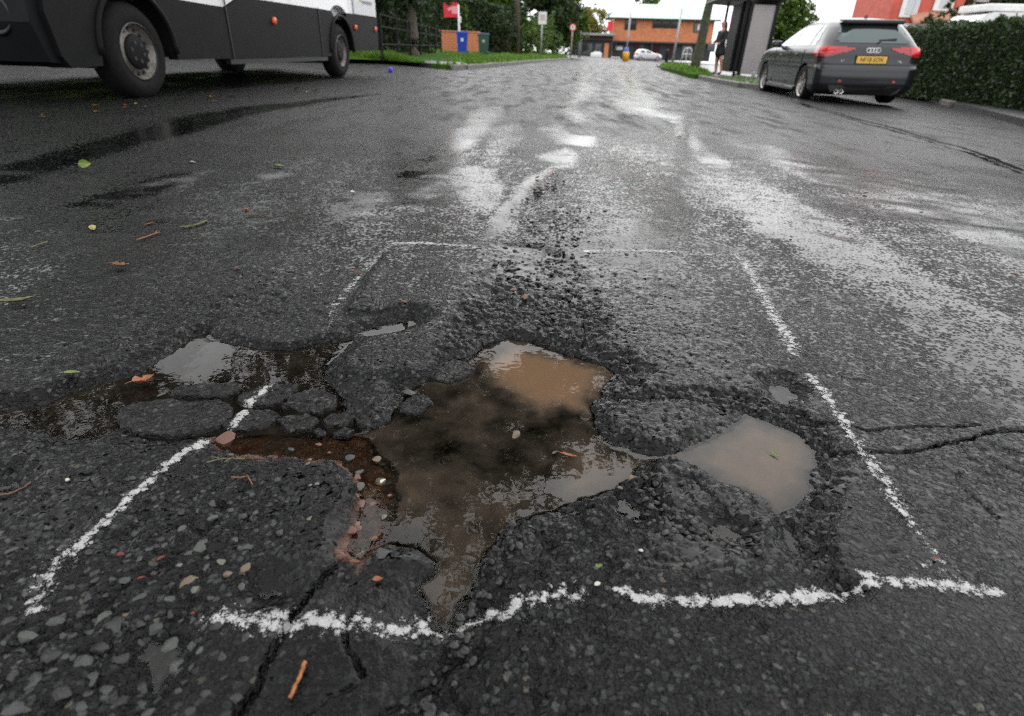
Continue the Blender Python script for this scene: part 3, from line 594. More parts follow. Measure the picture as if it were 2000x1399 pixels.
for a in [(1008, 834, 28, 4, 'speckled red and grey stone poking out of the brown pothole water', None, True), (1232, 934, 22, 4, 'tan stone at the right shore of the pothole', None), (1168, 1142, 17, 6, 'white chip of stone above the gap in the lower paint line'), (1252, 1073, 11, 6, 'tiny white stone chip right of the lower end of the hole'),
          (1212, 946, 13, 3, 'pale grey stone chip in the shallow water beside the tan stone'), (1026, 580, 19, 7, 'square reddish brick fragment behind the pothole'), (1004, 566, 17, 7, 'smaller orange brick fragment left of the square one behind the pothole'), (790, 599, 13, 7, 'orange brick crumb on the ridge left of the pothole'),
          (1146, 493, 15, 6, 'white stone at the left end of the upper right paint line'), (1100, 491, 16, 0, 'black stone between the two upper paint lines'), (463, 528, 12, 7, 'pale orange stone on the road behind the left puddle'), (1030, 388, 13, 0, 'lone black stone just left of the gravel heap'), (1000, 409, 9, 0, 'black stone on the wet strip below the gravel heap'),
          (132, 938, 11, 6, 'small white pebble left of the left paint line'), (602, 911, 11, 4, 'small cream pebble on the smooth slab below the red gravel'), (800, 757, 34, 2, 'greenish stone with rusty spot at the left shore of the pothole'), (308, 753, 24, 2, 'grey-green stone lodged behind the biggest asphalt block'), (1188, 1068, 6, 2, 'greenish chip near the lower right of the hole'),
          (690, 379, 11, 6, 'white chip on the road above the upper left paint corner'), (1400, 412, 8, 0, 'black speck of grit in the middle of the right lane'), (1545, 465, 9, 0, 'black grit stone on the bright sheen of the right lane'), (1800, 412, 10, 0, 'black grit stone farthest right on the road'), (1690, 380, 12, 4, 'brown clod on the right lane below the car'), (1660, 436, 8, 0, 'small black stone right of the bright sheen')]:
    loose_stone(*a)
for i in range(26):                                     # the little heap of gravel up the road
    px, py = 1062 + rg.gauss(0, 18), 368 + rg.gauss(0, 8); p = gp(px, py)
    loose(stone_at(p.x, p.y, rg.uniform(.012, .036), SM[rg.choice([0, 0, 0, 1, 1, 4, 7])], None, 'gravel_stone', sink=-.1), 'one of the stones in the little gravel heap up the road', 'stone', 'stones of the gravel heap')

def leaf_mesh(L, W, curl, lobes=0, seed=0):
    rg = random.Random(seed); n, k_ = 14, 5; V = []; F_ = []
    for i in range(n + 1):
        t = i / n; w_ = W * .5 * (math.sin(math.pi * min(1, t * 1.04) ** .8) ** .8 if 0 < t < .98 else .02)
        if lobes: w_ *= .62 + .5 * abs(math.sin(t * math.pi * lobes))
        for j in range(k_):
            s_ = (j / (k_ - 1) - .5) * 2; V.append(((t - .5) * L, s_ * w_, curl * L * ((2 * t - 1) ** 2) * .5 + abs(s_) ** 1.5 * w_ * .55 * (1 + curl) + rg.uniform(-.01, .01) * L))
    for i in range(n):
        for j in range(k_ - 1): a = i * k_ + j; F_.append((a, a + 1, a + k_ + 1, a + k_))
    me = bpy.data.meshes.new('leaf'); me.from_pydata(V, [], F_); me.shade_smooth(); return me
LM = {n_: mat('leaf_' + n_, c, .4, noise=.45, nscale=90) for n_, c in dict(yellow=(.27, .23, .045), orange=(.26, .085, .022), green=(.13, .19, .035), brown=(.075, .036, .02), rust=(.15, .055, .022), olive=(.095, .09, .035), red=(.13, .014, .012), cream=(.30, .27, .21)).items()}
def put_leaf(px, py, s, c, label, rz=0., curl=.15, aspect=.45, lobes=0, tilt=0., up=0., float_=False, name='fallen_leaf', group=None, cat='leaf'):
    p = gp(px, py); S = px_size(px, py, s); me = leaf_mesh(S, S * aspect, curl, lobes, int(px)); me.materials.append(LM[c])
    o = bpy.data.objects.new(name, me); COL.objects.link(o); z = max(ground(p.x, p.y), LW) + .002 + up
    st = MB(); st.tube([(-.5 * S, 0, curl * S * .5), (-.62 * S, .02 * S, curl * S * .5), (-.78 * S, .07 * S, curl * S * .4)], [.018 * S, .014 * S, .010 * S], 5); st.build('stalk', LM[c], o)
    o.location = (p.x, p.y, z + .12 * curl * S); o.rotation_euler = (tilt, 0, rz); return loose(o, label, cat, group)
for a in [(183, 452, 44, 'yellow', 'long yellow leaf lying left on the dark road', dict(rz=-.9, aspect=.32)), (170, 332, 26, 'green', 'yellow-green leaf standing on edge on the left wet streak', dict(rz=.3, tilt=1.2, aspect=.7, up=.02)), (545, 327, 26, 'green', 'pale green leaf lying flat on the left lane below the white chip', dict(rz=0., aspect=.5)),
          (278, 733, 48, 'orange', 'curled orange leaf floating in the left puddle', dict(rz=.9, curl=.55, aspect=.6, lobes=2)), (142, 732, 36, 'green', 'bright green leaf on the shore of the left puddle', dict(rz=.15, aspect=.35)), (240, 526, 42, 'rust', 'ragged orange-brown leaf on the road behind the left puddle', dict(rz=0, lobes=3, curl=.4, aspect=.4)),
          (738, 1131, 24, 'orange', 'small orange leaf on the slab below the red gravel', dict(rz=.2, curl=.4, aspect=.6)), (692, 1084, 28, 'rust', 'rust coloured leaf scrap at the foot of the red gravel', dict(rz=0, aspect=.35)), (1114, 876, 40, 'orange', 'slim orange leaf floating in the brown pothole water', dict(rz=-.3, aspect=.22)), (1518, 875, 26, 'green', 'thin green leaf floating in the right bay of the hole', dict(rz=-1., aspect=.25)),
          (1170, 1108, 20, 'green', 'crumpled yellow-green leaf scrap right of the lower end of the hole', dict(rz=.4, curl=.5, aspect=.6, lobes=2)), (1078, 356, 14, 'orange', 'bright orange leaf on top of the gravel heap', dict(rz=1.1, curl=.3, aspect=.8, up=.03)), (1980, 542, 22, 'rust', 'brown leaf at the right edge of the road', dict(rz=-.7)), (1975, 607, 30, 'brown', 'dark red-brown leaf near the right edge below the other brown one', dict(rz=-.8, aspect=.2)),
          (482, 410, 16, 'orange', 'small orange leaf on the left lane above the yellowish one', dict(rz=-.2)), (488, 421, 22, 'olive', 'small yellowish leaf on the left lane', dict(rz=.5, aspect=.3)), (38, 597, 74, 'olive', 'big dull green leaf at the left edge of the road', dict(rz=.55, aspect=.28, curl=.3)), (1827, 1092, 16, 'red', 'dark red leaf scrap above the right end of the lower paint line', dict(rz=.2, aspect=.6)),
          (235, 1081, 18, 'red', 'upper red leaf scrap among the bedded stones', dict(rz=.1, aspect=.7)), (314, 1086, 20, 'red', 'red leaf scrap right of the other among the bedded stones', dict(rz=.9, aspect=.5)), (276, 1128, 18, 'red', 'lower red leaf scrap among the bedded stones', dict(rz=.5, aspect=.4)), (376, 1195, 10, 'red', 'tiny red leaf scrap left of the lower paint line', dict(rz=0., aspect=.8)),
          (510, 421, 30, 'brown', 'narrow brown leaf right of the small yellowish leaf', dict(rz=.3, aspect=.2)), (700, 533, 44, 'brown', 'brown leaf strand across the upper left paint line', dict(rz=-.5, aspect=.22)), (1085, 870, 18, 'brown', 'sunken brown leaf scrap left of the slim orange leaf', dict(rz=.8, aspect=.4)), (780, 300, 14, 'olive', 'small yellowish leaf left of the wet strips', dict(rz=.1)), (1328, 268, 12, 'orange', 'small orange leaf on the old centre line', dict(rz=.1)), (375, 317, 18, 'cream', 'flat white scrap on the left lane', dict(rz=0., aspect=.5, curl=.02)), (1225, 596, 10, 'orange', 'orange leaf crumb right of the broken surface', dict(rz=.1)), (1600, 300, 12, 'cream', 'pale scrap on the road behind the car', dict(rz=.2, aspect=.5))]:
    put_leaf(*a[:5], **a[5])
def twig(pts, r, c, label, forks=()):
    P_ = []
    for px, py in pts: p = gp(px, py); P_.append(Vector((p.x, p.y, max(ground(p.x, p.y), LW) + .004)))
    r = px_size(*pts[0], r); m = MB(); Q_ = []
    for a, b in zip(P_, P_[1:]):
        for i in range(5): t = i / 5; Q_.append(a.lerp(b, t) + Vector((rg.uniform(-.4, .4) * r, rg.uniform(-.4, .4) * r, rg.uniform(0, .4) * r)))
    Q_.append(P_[-1]); m.tube(Q_, [r * rg.uniform(.7, 1.3) for _ in Q_], 7); o = m.build('twig', LM[c], None, True)
    for f in forks:
        F_ = [Vector((*gp(*q)[:2], 0)) for q in f]; F_ = [Vector((v.x, v.y, max(ground(v.x, v.y), LW) + .006)) for v in F_]; b = MB(); b.tube(F_, r * .6, 6); b.build('side_shoot', LM[c], o, True)
    return loose(o, label, 'twig')
twig([(598, 1300), (590, 1325), (580, 1345), (568, 1372)], 4.2, 'orange', 'orange stick lying on the smooth slab in the foreground')
twig([(454, 938), (472, 940), (486, 934)], 2.4, 'rust', 'bent orange twig right of the left paint line', [[(484, 934), (494, 950)]])
twig([(405, 908), (430, 900), (455, 894), (478, 895)], 1.6, 'olive', 'stringy yellowish stalk below the red bed', [[(430, 900), (412, 895)], [(455, 894), (440, 908)]])
twig([(-5, 972), (20, 962), (45, 946), (58, 936)], 3., 'brown', 'brown stick at the left edge below the left puddle')
twig([(352, 446), (372, 444), (388, 440), (404, 434)], 2.2, 'olive', 'yellowish stalk on the left lane', [[(372, 444), (362, 448)]])
twig([(268, 474), (290, 466), (312, 458)], 1.8, 'rust', 'reddish stalk below the yellowish one', [[(304, 461), (308, 454)]])
twig([(62, 488), (78, 482), (94, 477)], 1.8, 'olive', 'olive stalk near the left edge below the long yellow leaf')
twig([(284, 441), (302, 436)], 1.6, 'rust', 'short pale stalk beside a thin puddle left')
ZN = [('in front of the front wheel of the van', 40, 190), ('beside the front wheel of the van', 215, 330), ('below the door of the van', 350, 470), ('near the rear wheel of the van', 490, 640)]
for zt, xa, xb in ZN:                                   # leaves blown along beside the van
    for ci, cn in enumerate(['orange', 'rust', 'olive', 'brown', 'yellow']):
        px = rg.uniform(xa, xb); py = 232 - px * .095 + rg.uniform(-18, 12)
        if px > 190: py = 200 - (px - 275) * .098 + rg.uniform(2, 16)
        put_leaf(px, py, rg.uniform(9, 14), cn, 'small %s leaf on the road %s' % (dict(rust='rust-brown', olive='olive-green').get(cn, cn), zt), rz=rg.uniform(0, 6), curl=rg.uniform(.1, .5), aspect=rg.uniform(.4, .7), group='leaves beside the van')

# ================================================================ vehicles
M_TYRE = mat('tyre_rubber', (.007, .007, .0072), .8, noise=.4, nscale=30, bump=.25, bscale=120, spec=.2)
M_BLACK = mat('black_plastic', (.010, .010, .011), .5, noise=.2, nscale=30)
M_GLASS = mat('dark_glass', (.105, .125, .125), .06, .8); M_SGLASS = mat('sky_pale_glass', (.34, .37, .39), .05, 1.0)  # side glass coloured paler to stand in for bright sky seen through it
M_CHROME = mat('chrome', (.88, .89, .90), .35, .7)
M_STEEL = mat('grey_steel_wheel', (.17, .16, .145), .5, .5, noise=.4, nscale=25)
def loft(table, n_end=10, n_cor=6, n_side=34, rc=(.16, .30)):
    """a car body as level slices: (z, half width, rear y, front y). Returns rows of points round the plan, rear-left corner first"""
    rows = []
    for z, w_, yr, yf in table:
        a, b = min(rc[0] + max(0, z - .9) * .35, w_ * .8, (yf - yr) * .4), min(rc[1], w_ * .8, (yf - yr) * .4); P_ = []
        def arc(cx, cy, r, t0, n):
            for i in range(n): t = t0 - math.pi / 2 * i / n; P_.append((cx + r * math.cos(t), cy + r * math.sin(t), z))
        for i in range(n_end): t = i / n_end; x = (w_ - a) * (1 - 2 * t); P_.append((x, yr - .035 * (1 - (x / w_) ** 2), z))       # rear, right to left
        arc(-w_ + a, yr + a, a, -math.pi / 2, n_cor)
        for i in range(n_side): t = i / n_side; P_.append((-w_ - .012 * math.sin(math.pi * t), yr + a + (yf - b - yr - a) * t, z))
        arc(-w_ + b, yf - b, b, math.pi, n_cor)
        for i in range(n_end): t = i / n_end; x = -(w_ - b) * (1 - 2 * t); P_.append((x, yf + .06 * (1 - (x / w_) ** 2), z))
        arc(w_ - b, yf - b, b, math.pi / 2, n_cor)
        for i in range(n_side): t = i / n_side; P_.append((w_ + .012 * math.sin(math.pi * t), yf - b + (yr + a - yf + b) * t, z))
        arc(w_ - a, yr + a, a, 0, n_cor)
        rows.append([Vector(p) for p in P_])
    return rows
def refine(table, step=.03):
    T = np.array(table); z = T[:, 0]; zz = np.concatenate([np.linspace(a, b, max(2, int((b - a) / step) + 1))[:-1] for a, b in zip(z, z[1:])] + [z[-1:]])
    out = [zz]
    for c in (1, 2, 3):                                  # smooth monotone interpolation
        m_ = np.gradient(T[:, c], z); v = []
        for q in zz:
            i = min(max(np.searchsorted(z, q) - 1, 0), len(z) - 2); h_ = z[i + 1] - z[i]; t = (q - z[i]) / h_
            v.append((2 * t ** 3 - 3 * t ** 2 + 1) * T[i, c] + (t ** 3 - 2 * t ** 2 + t) * h_ * m_[i] + (-2 * t ** 3 + 3 * t ** 2) * T[i + 1, c] + (t ** 3 - t ** 2) * h_ * m_[i + 1])
        out.append(np.array(v))
    return list(map(tuple, np.stack(out, 1)))
def shell(rows):
    bm = bmesh.new(); VV = [[bm.verts.new(p) for p in r] for r in rows]; n = len(rows[0])
    for A, B_ in zip(VV, VV[1:]):
        for k_ in range(n): bm.faces.new((A[k_], A[(k_ + 1) % n], B_[(k_ + 1) % n], B_[k_]))
    bm.faces.new(list(reversed(VV[0]))); bm.faces.new(VV[-1]); bmesh.ops.recalc_face_normals(bm, faces=bm.faces[:]); return bm
def patch(rows, z0, z1, test, off, thick=0.0):
    """a panel lifted off the shell: cells between two heights whose centre passes test(p, k)"""
    bm = bmesh.new(); n = len(rows[0]); cache = {}
    def nrm(i, k_):
        a = rows[i][(k_ + 1) % n] - rows[i][k_ - 1]; b = rows[min(i + 1, len(rows) - 1)][k_] - rows[max(i - 1, 0)][k_]; q = a.cross(b)
        return -q.normalized() if q.length > 0 else Vector((0, 0, 1))
    def vv(i, k_):
        k_ %= n
        if (i, k_) not in cache:
            q = nrm(i, k_); p = rows[i][k_]
            if q.dot(Vector((p.x, (p.y - 1.3) * .4, 0))) < 0: q = -q
            cache[(i, k_)] = bm.verts.new(p + q * off)
        return cache[(i, k_)]
    for i in range(len(rows) - 1):
        for k_ in range(n):
            c = (rows[i][k_] + rows[i + 1][(k_ + 1) % n]) / 2
            if z0 <= c.z <= z1 and test(c, k_): bm.faces.new((vv(i, k_), vv(i, k_ + 1), vv(i + 1, k_ + 1), vv(i + 1, k_)))
    bmesh.ops.recalc_face_normals(bm, faces=bm.faces[:]); return bm
def bm_obj(bm, name, m, parent, smooth=True):
    me = bpy.data.meshes.new(name); bm.to_mesh(me); bm.free(); return link(name, me, m, parent, smooth)
def cut(o, cyls):
    """wheel openings: subtract cylinders, then keep only the result"""
    hs_ = []
    for c, r, L in cyls:
        q = MB(); q.cyl((c[0] - L / 2, c[1], c[2]), (c[0] + L / 2, c[1], c[2]), r, n=40); h_ = q.build('cutter', M_BLACK); h_.parent = o.parent; hs_.append(h_)
        md = o.modifiers.new('cut', 'BOOLEAN'); md.operation = 'DIFFERENCE'; md.object = h_; md.solver = 'EXACT'
    bpy.context.view_layer.update(); dg = bpy.context.evaluated_depsgraph_get()
    me = bpy.data.meshes.new_from_object(o.evaluated_get(dg)); o.modifiers.clear(); old = o.data; o.data = me; bpy.data.meshes.remove(old)
    for h_ in hs_: bpy.data.objects.remove(h_)
    for p in o.data.polygons: p.use_smooth = True
    es = o.modifiers.new('edges', 'EDGE_SPLIT'); es.split_angle = R(40)
def letters(txt, size, parent, m, M4, name='lettering', depth=.002):
    cu = bpy.data.curves.new('t', 'FONT'); cu.body = txt; cu.size = size; cu.align_x = 'CENTER'; cu.align_y = 'CENTER'; cu.extrude = depth
    t = bpy.data.objects.new('t', cu); COL.objects.link(t); bpy.context.view_layer.update()
    me = bpy.data.meshes.new_from_object(t.evaluated_get(bpy.context.evaluated_depsgraph_get())); bpy.data.objects.remove(t)
    me.transform(M4); return link(name, me, m, parent)
FACE_BACK = Matrix(((1, 0, 0, 0), (0, 0, 1, 0), (0, 1, 0, 0), (0, 0, 0, 1)))        # text on a face that looks towards -y
def car_wheel(parent, c, r, wdt, side, spokes=5, m_rim=None, rim=.70):
    """side -1: outer face looks to -x"""
    T = MB(); T.lathe([(r * rim, -wdt / 2), (r * .90, -wdt / 2 - .004), (r * .97, -wdt * .42), (r, -wdt * .30), (r, wdt * .30), (r * .97, wdt * .42), (r * .90, wdt / 2), (r * rim, wdt / 2)], 44)
    for v in T.bm.verts: v.co = Vector((v.co.y, v.co.x, v.co.z)) + Vector(c)
    wh = T.build('wheel', M_TYRE, parent, True)
    D = MB(); D.lathe([(r * rim * 1.02, -wdt * .47), (r * rim * .97, -wdt * .47), (r * rim * .90, -wdt * .30), (r * rim * .86, wdt * .1), (.001, wdt * .1)], 40)
    for v in D.bm.verts: v.co = Vector((v.co.y * (1 if side < 0 else -1), v.co.x, v.co.z)) + Vector(c)
    D.build('rim', m_rim, wh, True)
    K = MB(); xo = c[0] + side * wdt * .40
    K.cyl((xo - side * .03, c[1], c[2]), (xo, c[1], c[2]), r * .17, r * .15, 18)
    for i in range(spokes):
        for dlt in (-.14, .14):
            t = 2 * math.pi * i / spokes + dlt + .3; K.box((xo - side * .012, c[1] + math.cos(t) * r * rim * .5, c[2] + math.sin(t) * r * rim * .5), (.022, r * rim * .92, .030), rx=t)
    K.build('spokes', m_rim, wh, False); return wh

# ---------------------------------------------------------------- grey hatchback parked on the right
ar = gp(1566, 193); af = gp(1490, 177)
hd = math.atan2(af.x - ar.x, af.y - ar.y); rgt = Vector((math.cos(hd), -math.sin(hd), 0))
car = empty('parked_car', tuple(Vector((ar.x, ar.y, 0)) + rgt * .74)); car.location.z = ar.z - .035; car.rotation_euler = (0, R(-.5), -hd); car.scale = (.93, .95, .95)
tag(car, 'dark grey hatchback with yellow number plate parked at the right kerb', 'car')
M_CAR = mat('grey_metallic_paint', (.014, .015, .0185), .30, .35, coat=.55); M_RED = mat('red_lamp', (.42, .012, .018), .15, coat=.6); M_RED2 = mat('bright_red_lamp', (.62, .018, .025), .15, coat=.6)
TAB = [(.17, .80, -.60, 3.30), (.22, .85, -.70, 3.40), (.30, .880, -.765, 3.48), (.42, .890, -.785, 3.52), (.54, .892, -.785, 3.52), (.62, .890, -.775, 3.50), (.66, .884, -.745, 3.46), (.74, .886, -.728, 3.38), (.84, .884, -.722, 3.22), (.90, .872, -.712, 2.95), (.95, .850, -.695, 2.55), (.99, .825, -.665, 2.25), (1.08, .780, -.60, 2.02), (1.20, .715, -.50, 1.72), (1.30, .650, -.40, 1.45), (1.36, .600, -.31, 1.24), (1.395, .530, -.22, 1.02), (1.418, .40, -.06, .75), (1.428, .22, .15, .50)]
rows = loft(refine(TAB, .016), n_end=26, rc=(.17, .34)); nP = len(rows[0])
body = bm_obj(shell(rows), 'body', M_CAR, car); cut(body, [((sx * .86, y, .33), .345, .42) for sx in (-1, 1) for y in (0, 2.637)])
rear = lambda p, k_: k_ <= 10 and abs(p.x) < .60
bm_obj(patch(rows, 1.0, 1.325, lambda p, k_: (k_ < 28 or k_ > nP - 3) and abs(p.x) < .62 - .10 * (p.z - 1.0) * 3, .006), 'rear_window', M_GLASS, car)
for sx in (-1, 1):
    for nm, y0, y1 in (('front_window', 1.02, 1.95), ('rear_side_window', .12, .98), ('quarter_window', -.22, .06)):
        bm_obj(patch(rows, .965, 1.305, lambda p, k_: p.x * sx > .3 and y0 + (p.z - .96) * .45 * (nm == 'quarter_window') < p.y < y1 - (p.z - .96) * (1.25 if nm == 'front_window' else .15) and not (k_ < 27), .005), nm, M_SGLASS, car)
    lamp = patch(rows, .78, .955, lambda p, k_: p.x * sx > .33 and p.y < -.36 and p.z > .900 - .11 * min(1, max(0, (abs(p.x) - .33) / .42)) and p.z < .935 + .02 * (abs(p.x) > .45), .010)
    tl = bm_obj(lamp, 'tail_light', M_RED, car)
    bm_obj(patch(rows, .835, .94, lambda p, k_: p.x * sx > .64 and abs(p.x) < .86 and p.y < -.45, .016), 'lens', M_RED2, tl)
    mm = MB(); mm.box((sx * .97, 1.78, 1.0), (.20, .10, .13), bev=.03); mm.box((sx * .86, 1.80, .96), (.12, .05, .03)); mm.build('mirror', M_CAR, car, True)
    q = MB(); q.box((sx * .55, -.796, .40), (.20, .012, .035), bev=.005, rz=sx * .12); q.build('reflector', M_RED, car)
    q = MB(); q.box((sx * .906, .55, .82), (.02, .16, .022), bev=.008); q.box((sx * .906, 1.55, .80), (.02, .16, .022), bev=.008); q.build('door_handle', M_CAR, car)
    q = MB(); q.box((sx * .898, .95, .60), (.006, .010, .62)); q.box((sx * .898, .22, .70), (.006, .010, .42), rx=.25); q.box((sx * .898, 1.98, .60), (.006, .010, .62)); q.build('door_seam', M_BLACK, car)
    q = MB(); q.box((sx * .885, 1.32, .215), (.06, 1.9, .07), bev=.02); q.build('side_skirt', M_CAR, car)
q = MB(); q.box((0, -.38, 1.368), (1.06, .28, .030), bev=.013, rx=.08); q.box((0, -.47, 1.345), (1.04, .10, .06), bev=.025, rx=.3); q.build('roof_spoiler', M_BLACK, car, True)
q = MB(); q.prism([(-.66, -.80, .33), (-.60, -.80, .22), (-.5, -.75, .17), (.5, -.75, .17), (.60, -.80, .22), (.66, -.80, .33), (.42, -.822, .33), (.34, -.822, .29), (-.34, -.822, .29), (-.42, -.822, .33)], (0, .12, 0)); q.build('diffuser', M_BLACK, car)
for dx in (-.50, -.41): q = MB(); q.lathe([(.036, -.845), (.036, -.74), (.030, -.74), (.030, -.845), (.036, -.845)], 18, 'Y', (dx, 0, .225)); q.build('exhaust_pipe', M_CHROME, car, True)
bm_obj(patch(rows, .650, .676, lambda p, k_: p.y < -.35, .004), 'hatch_seam', M_BLACK, car); bm_obj(patch(rows, .17, .315, lambda p, k_: p.y < -.42, .008), 'lower_bumper', M_BLACK, car)
q = MB(); q.box((0, -.772, .745), (.56, .010, .15), bev=.004); q.build('plate_recess', M_BLACK, car)
pl = MB(); pl.box((0, -.784, .745), (.52, .012, .112), bev=.004); plate = pl.build('number_plate', mat('yellow_plate', (.78, .46, .06), .4), car)
letters('NF18 EOX', .092, plate, M_BLACK, Matrix.Translation((0, -.7925, .745)) @ FACE_BACK @ Matrix.Diagonal((.98, 1, 1, 1)), 'registration')
em = empty('emblem'); em.parent = car
for i in range(4):
    q = MB(); bm = q.bm; c = Vector((-.0825 + .055 * i, -.758, .895)); A = []
    for a in range(24):
        t = 2 * math.pi * a / 24; ring = []
        for b in range(8):
            s_ = 2 * math.pi * b / 8; rr = .036 + .0062 * math.cos(s_); ring.append(bm.verts.new(c + Vector((rr * math.cos(t), -.008 * math.sin(s_), rr * math.sin(t)))))
        A.append(ring)
    for a in range(24):
        for b in range(8): bm.faces.new((A[a][b], A[(a + 1) % 24][b], A[(a + 1) % 24][(b + 1) % 8], A[a][(b + 1) % 8]))
    q.build('ring', M_CHROME, em, True)
letters('A3', .06, car, M_CHROME, Matrix.Translation((-.49, -.752, .715)) @ FACE_BACK, 'badge'); letters('TFSI', .045, car, M_CHROME, Matrix.Translation((.50, -.752, .715)) @ FACE_BACK, 'badge')
q = MB(); q.tube([(.06, -.69, 1.005), (.15, -.665, 1.06), (.36, -.655, 1.075)], [.018, .012, .008], 6); q.box((.24, -.66, 1.062), (.30, .012, .03), ry=-.08); q.build('rear_wiper', M_BLACK, car)
q = MB(); q.prism([(0, .05, 1.42), (0, -.10, 1.415), (0, -.07, 1.475), (0, -.03, 1.46)], (.02, 0, 0)); q.build('aerial', M_CAR, car)
M_ALLOY = mat('alloy_wheel', (.46, .43, .41), .3, .85)
for sx in (-1, 1):
    for y in (0, 2.637): car_wheel(car, (sx * .775, y, .318), .318, .22, sx, 5, M_ALLOY)
q = MB(); q.box((0, 1.3, .33), (1.30, 3.4, .20)); q.build('underbody', M_BLACK, car)

# ---------------------------------------------------------------- white van with dark lower cladding, left
vf = gp(275, 190); vr = gp(661, 152); WBV = (Vector((vf.x, vf.y)) - Vector((vr.x, vr.y))).length
fwd = Vector((vf.x - vr.x, vf.y - vr.y, 0)).normalized(); lft = Vector((-fwd.y, fwd.x, 0))       # the side we see is the van's own left
van = empty('parked_van', tuple(Vector((vr.x, vr.y, 0)) - lft * .88)); van.location.z = (vf.z + vr.z) / 2; van.rotation_euler = (0, 0, math.atan2(-fwd.x, fwd.y))
tag(van, 'white van with charcoal lower panels and steel wheels parked on the left', 'van')
M_VW = mat('white_van_paint', (.80, .80, .80), .3, coat=.5); M_CLAD = mat('charcoal_cladding', (.008, .0083, .009), .55, noise=.15, nscale=6, bump=.1, bscale=300, spec=.10)
RW = .365; RA = .46
def arch(yc, t0, t1, r=RA, n=14): return [(yc + r * math.cos(R(t0 + (t1 - t0) * i / n)), RW + r * math.sin(R(t0 + (t1 - t0) * i / n))) for i in range(n + 1)]
def side_prism(out, x0, x1): q = MB(); q.prism([(x0, y, z) for y, z in out], (x1 - x0, 0, 0)); return q
for sx in (-1, 1):
    X0, X1 = sx * 1.0, sx * .90
    dr = side_prism([(WBV - 1.42, .30), (WBV - RA - .02, .30)] + arch(WBV, 180, 118)[0:] + [(WBV - .30, .80), (WBV - 1.42, .77)], X0, X1).build('door_panel', M_CLAD, van)
    md = side_prism([(RA, .30), (WBV - 1.44, .30), (WBV - 1.44, .77), (WBV - 1.75, .885), (.30, .885)] + arch(0, 75, 0)[2:], X0, X1).build('side_panel', M_CLAD, van)
    rq = side_prism([(-1.73, .42), (-1.67, .37), (-RA - .02, .37)] + arch(0, 180, 115)[1:] + [(-.32, .885), (-1.75, .885)], X0, X1).build('rear_panel', M_CLAD, van)
    fb = side_prism([(WBV + RA + .02, .27)] + arch(WBV, 0, 72)[1:] + [(WBV + .16, 1.04), (WBV + .80, 1.02), (WBV + .90, .62), (WBV + .86, .34), (WBV + .80, .26)], X0 * .995, X1 * .9).build('front_wing', M_CLAD, van)
    for yc in (0, WBV):
        q = MB(); q.tube([(sx * 1.0, y, z) for y, z in arch(yc, 182, -2, RA + .012, 24)], .024, 8); q.build('wheel_arch', M_CLAD, van, True)
    for y, z in ((WBV - 2.45, .69), (-.62, .70), (-1.60, .70)):
        q = MB(); q.cyl((sx * .995, y, z), (sx * 1.025, y, z), .045, .038, 14); q.build('side_marker', mat('orange_marker', (.75, .10, .02), .25) if 'orange_marker' not in bpy.data.materials else bpy.data.materials['orange_marker'], van, True)
    q = side_prism([(-1.75, .89), (-.40, .89)] + arch(0, 142, 38, RA + .15, 10) + [(.42, .89), (WBV - 1.75, .89), (WBV - 1.42, .775), (WBV - .42, .79)] + arch(WBV, 128, 100, RA + .06, 8) + [(WBV + .10, 1.06), (WBV + .62, 1.05), (WBV + .70, 1.15), (WBV + .35, 1.35), (WBV - .42, 2.15), (WBV - .9, 2.5), (-1.75, 2.5)], sx * .985, sx * .88).build('body_side', M_VW, van)
    q = MB(); q.box((sx * 1.0, -1.15, 1.06), (.012, 1.05, .34), bev=.004); dec = q.build('decal', mat('pale_grey_decal', (.60, .61, .61), .4) if 'pale_grey_decal' not in bpy.data.materials else bpy.data.materials['pale_grey_decal'], van)
    q = MB(); q.box((sx * 1.008, -.95, 1.10), (.006, .08, .05)); q.build('green_mark', mat('green_mark', (.30, .48, .10), .5) if 'green_mark' not in bpy.data.materials else bpy.data.materials['green_mark'], dec)
    q = MB()
    for i in range(12): q.box((sx * 1.008, -1.03 - i * .042, 1.075 + .004 * (i % 2)), (.006, .020, .05 - .012 * (i % 3 == 1)))
    q.build('faded_lettering', mat('grey_letters', (.28, .29, .30), .5) if 'grey_letters' not in bpy.data.materials else bpy.data.materials['grey_letters'], dec)
    q = MB(); q.box((sx * 1.0, WBV - .95, 1.55), (.02, .78, .62), bev=.01); q.build('door_window', M_GLASS, van)
    q = MB(); q.box((sx * 1.004, WBV - 1.43, .60), (.008, .016, .62)); q.box((sx * 1.004, .78, .60), (.008, .012, .60)); q.build('panel_seam', M_BLACK, van)
    q = MB(); q.box((sx * .96, 1.9, .27), (.06, 2.6, .05)); q.build('sill', M_BLACK, van)
q = MB(); q.box((0, (WBV - 1.75) / 2 - .2, 1.65), (1.72, WBV + 1.12, 1.7)); q.build('load_body', M_VW, van)
q = MB(); q.box((0, 1.3, .58), (1.60, 4.2, .56)); q.cyl((-.45, -.9, .40), (-.45, 1.2, .38), .09); q.build('underbody', M_BLACK, van)
q = MB(); q.prism([(-.95, WBV + .50, .25), (-.95, WBV + .92, .30), (-.95, WBV + 1.00, .55), (-.95, WBV + .95, 1.0), (-.95, WBV + .50, 1.0)], (1.90, 0, 0)); fbm_ = q.build('front_bumper', M_CLAD, van)
for sx in (-1, 1):
    q = MB(); q.lathe([(.125, .0), (.14, .012), (.125, .02), (.09, -.005), (.04, -.02), (.001, -.02)], 24, 'Y', (sx * .68, WBV + .975, .60)); q.build('fog_lamp_recess', M_BLACK, fbm_, True)
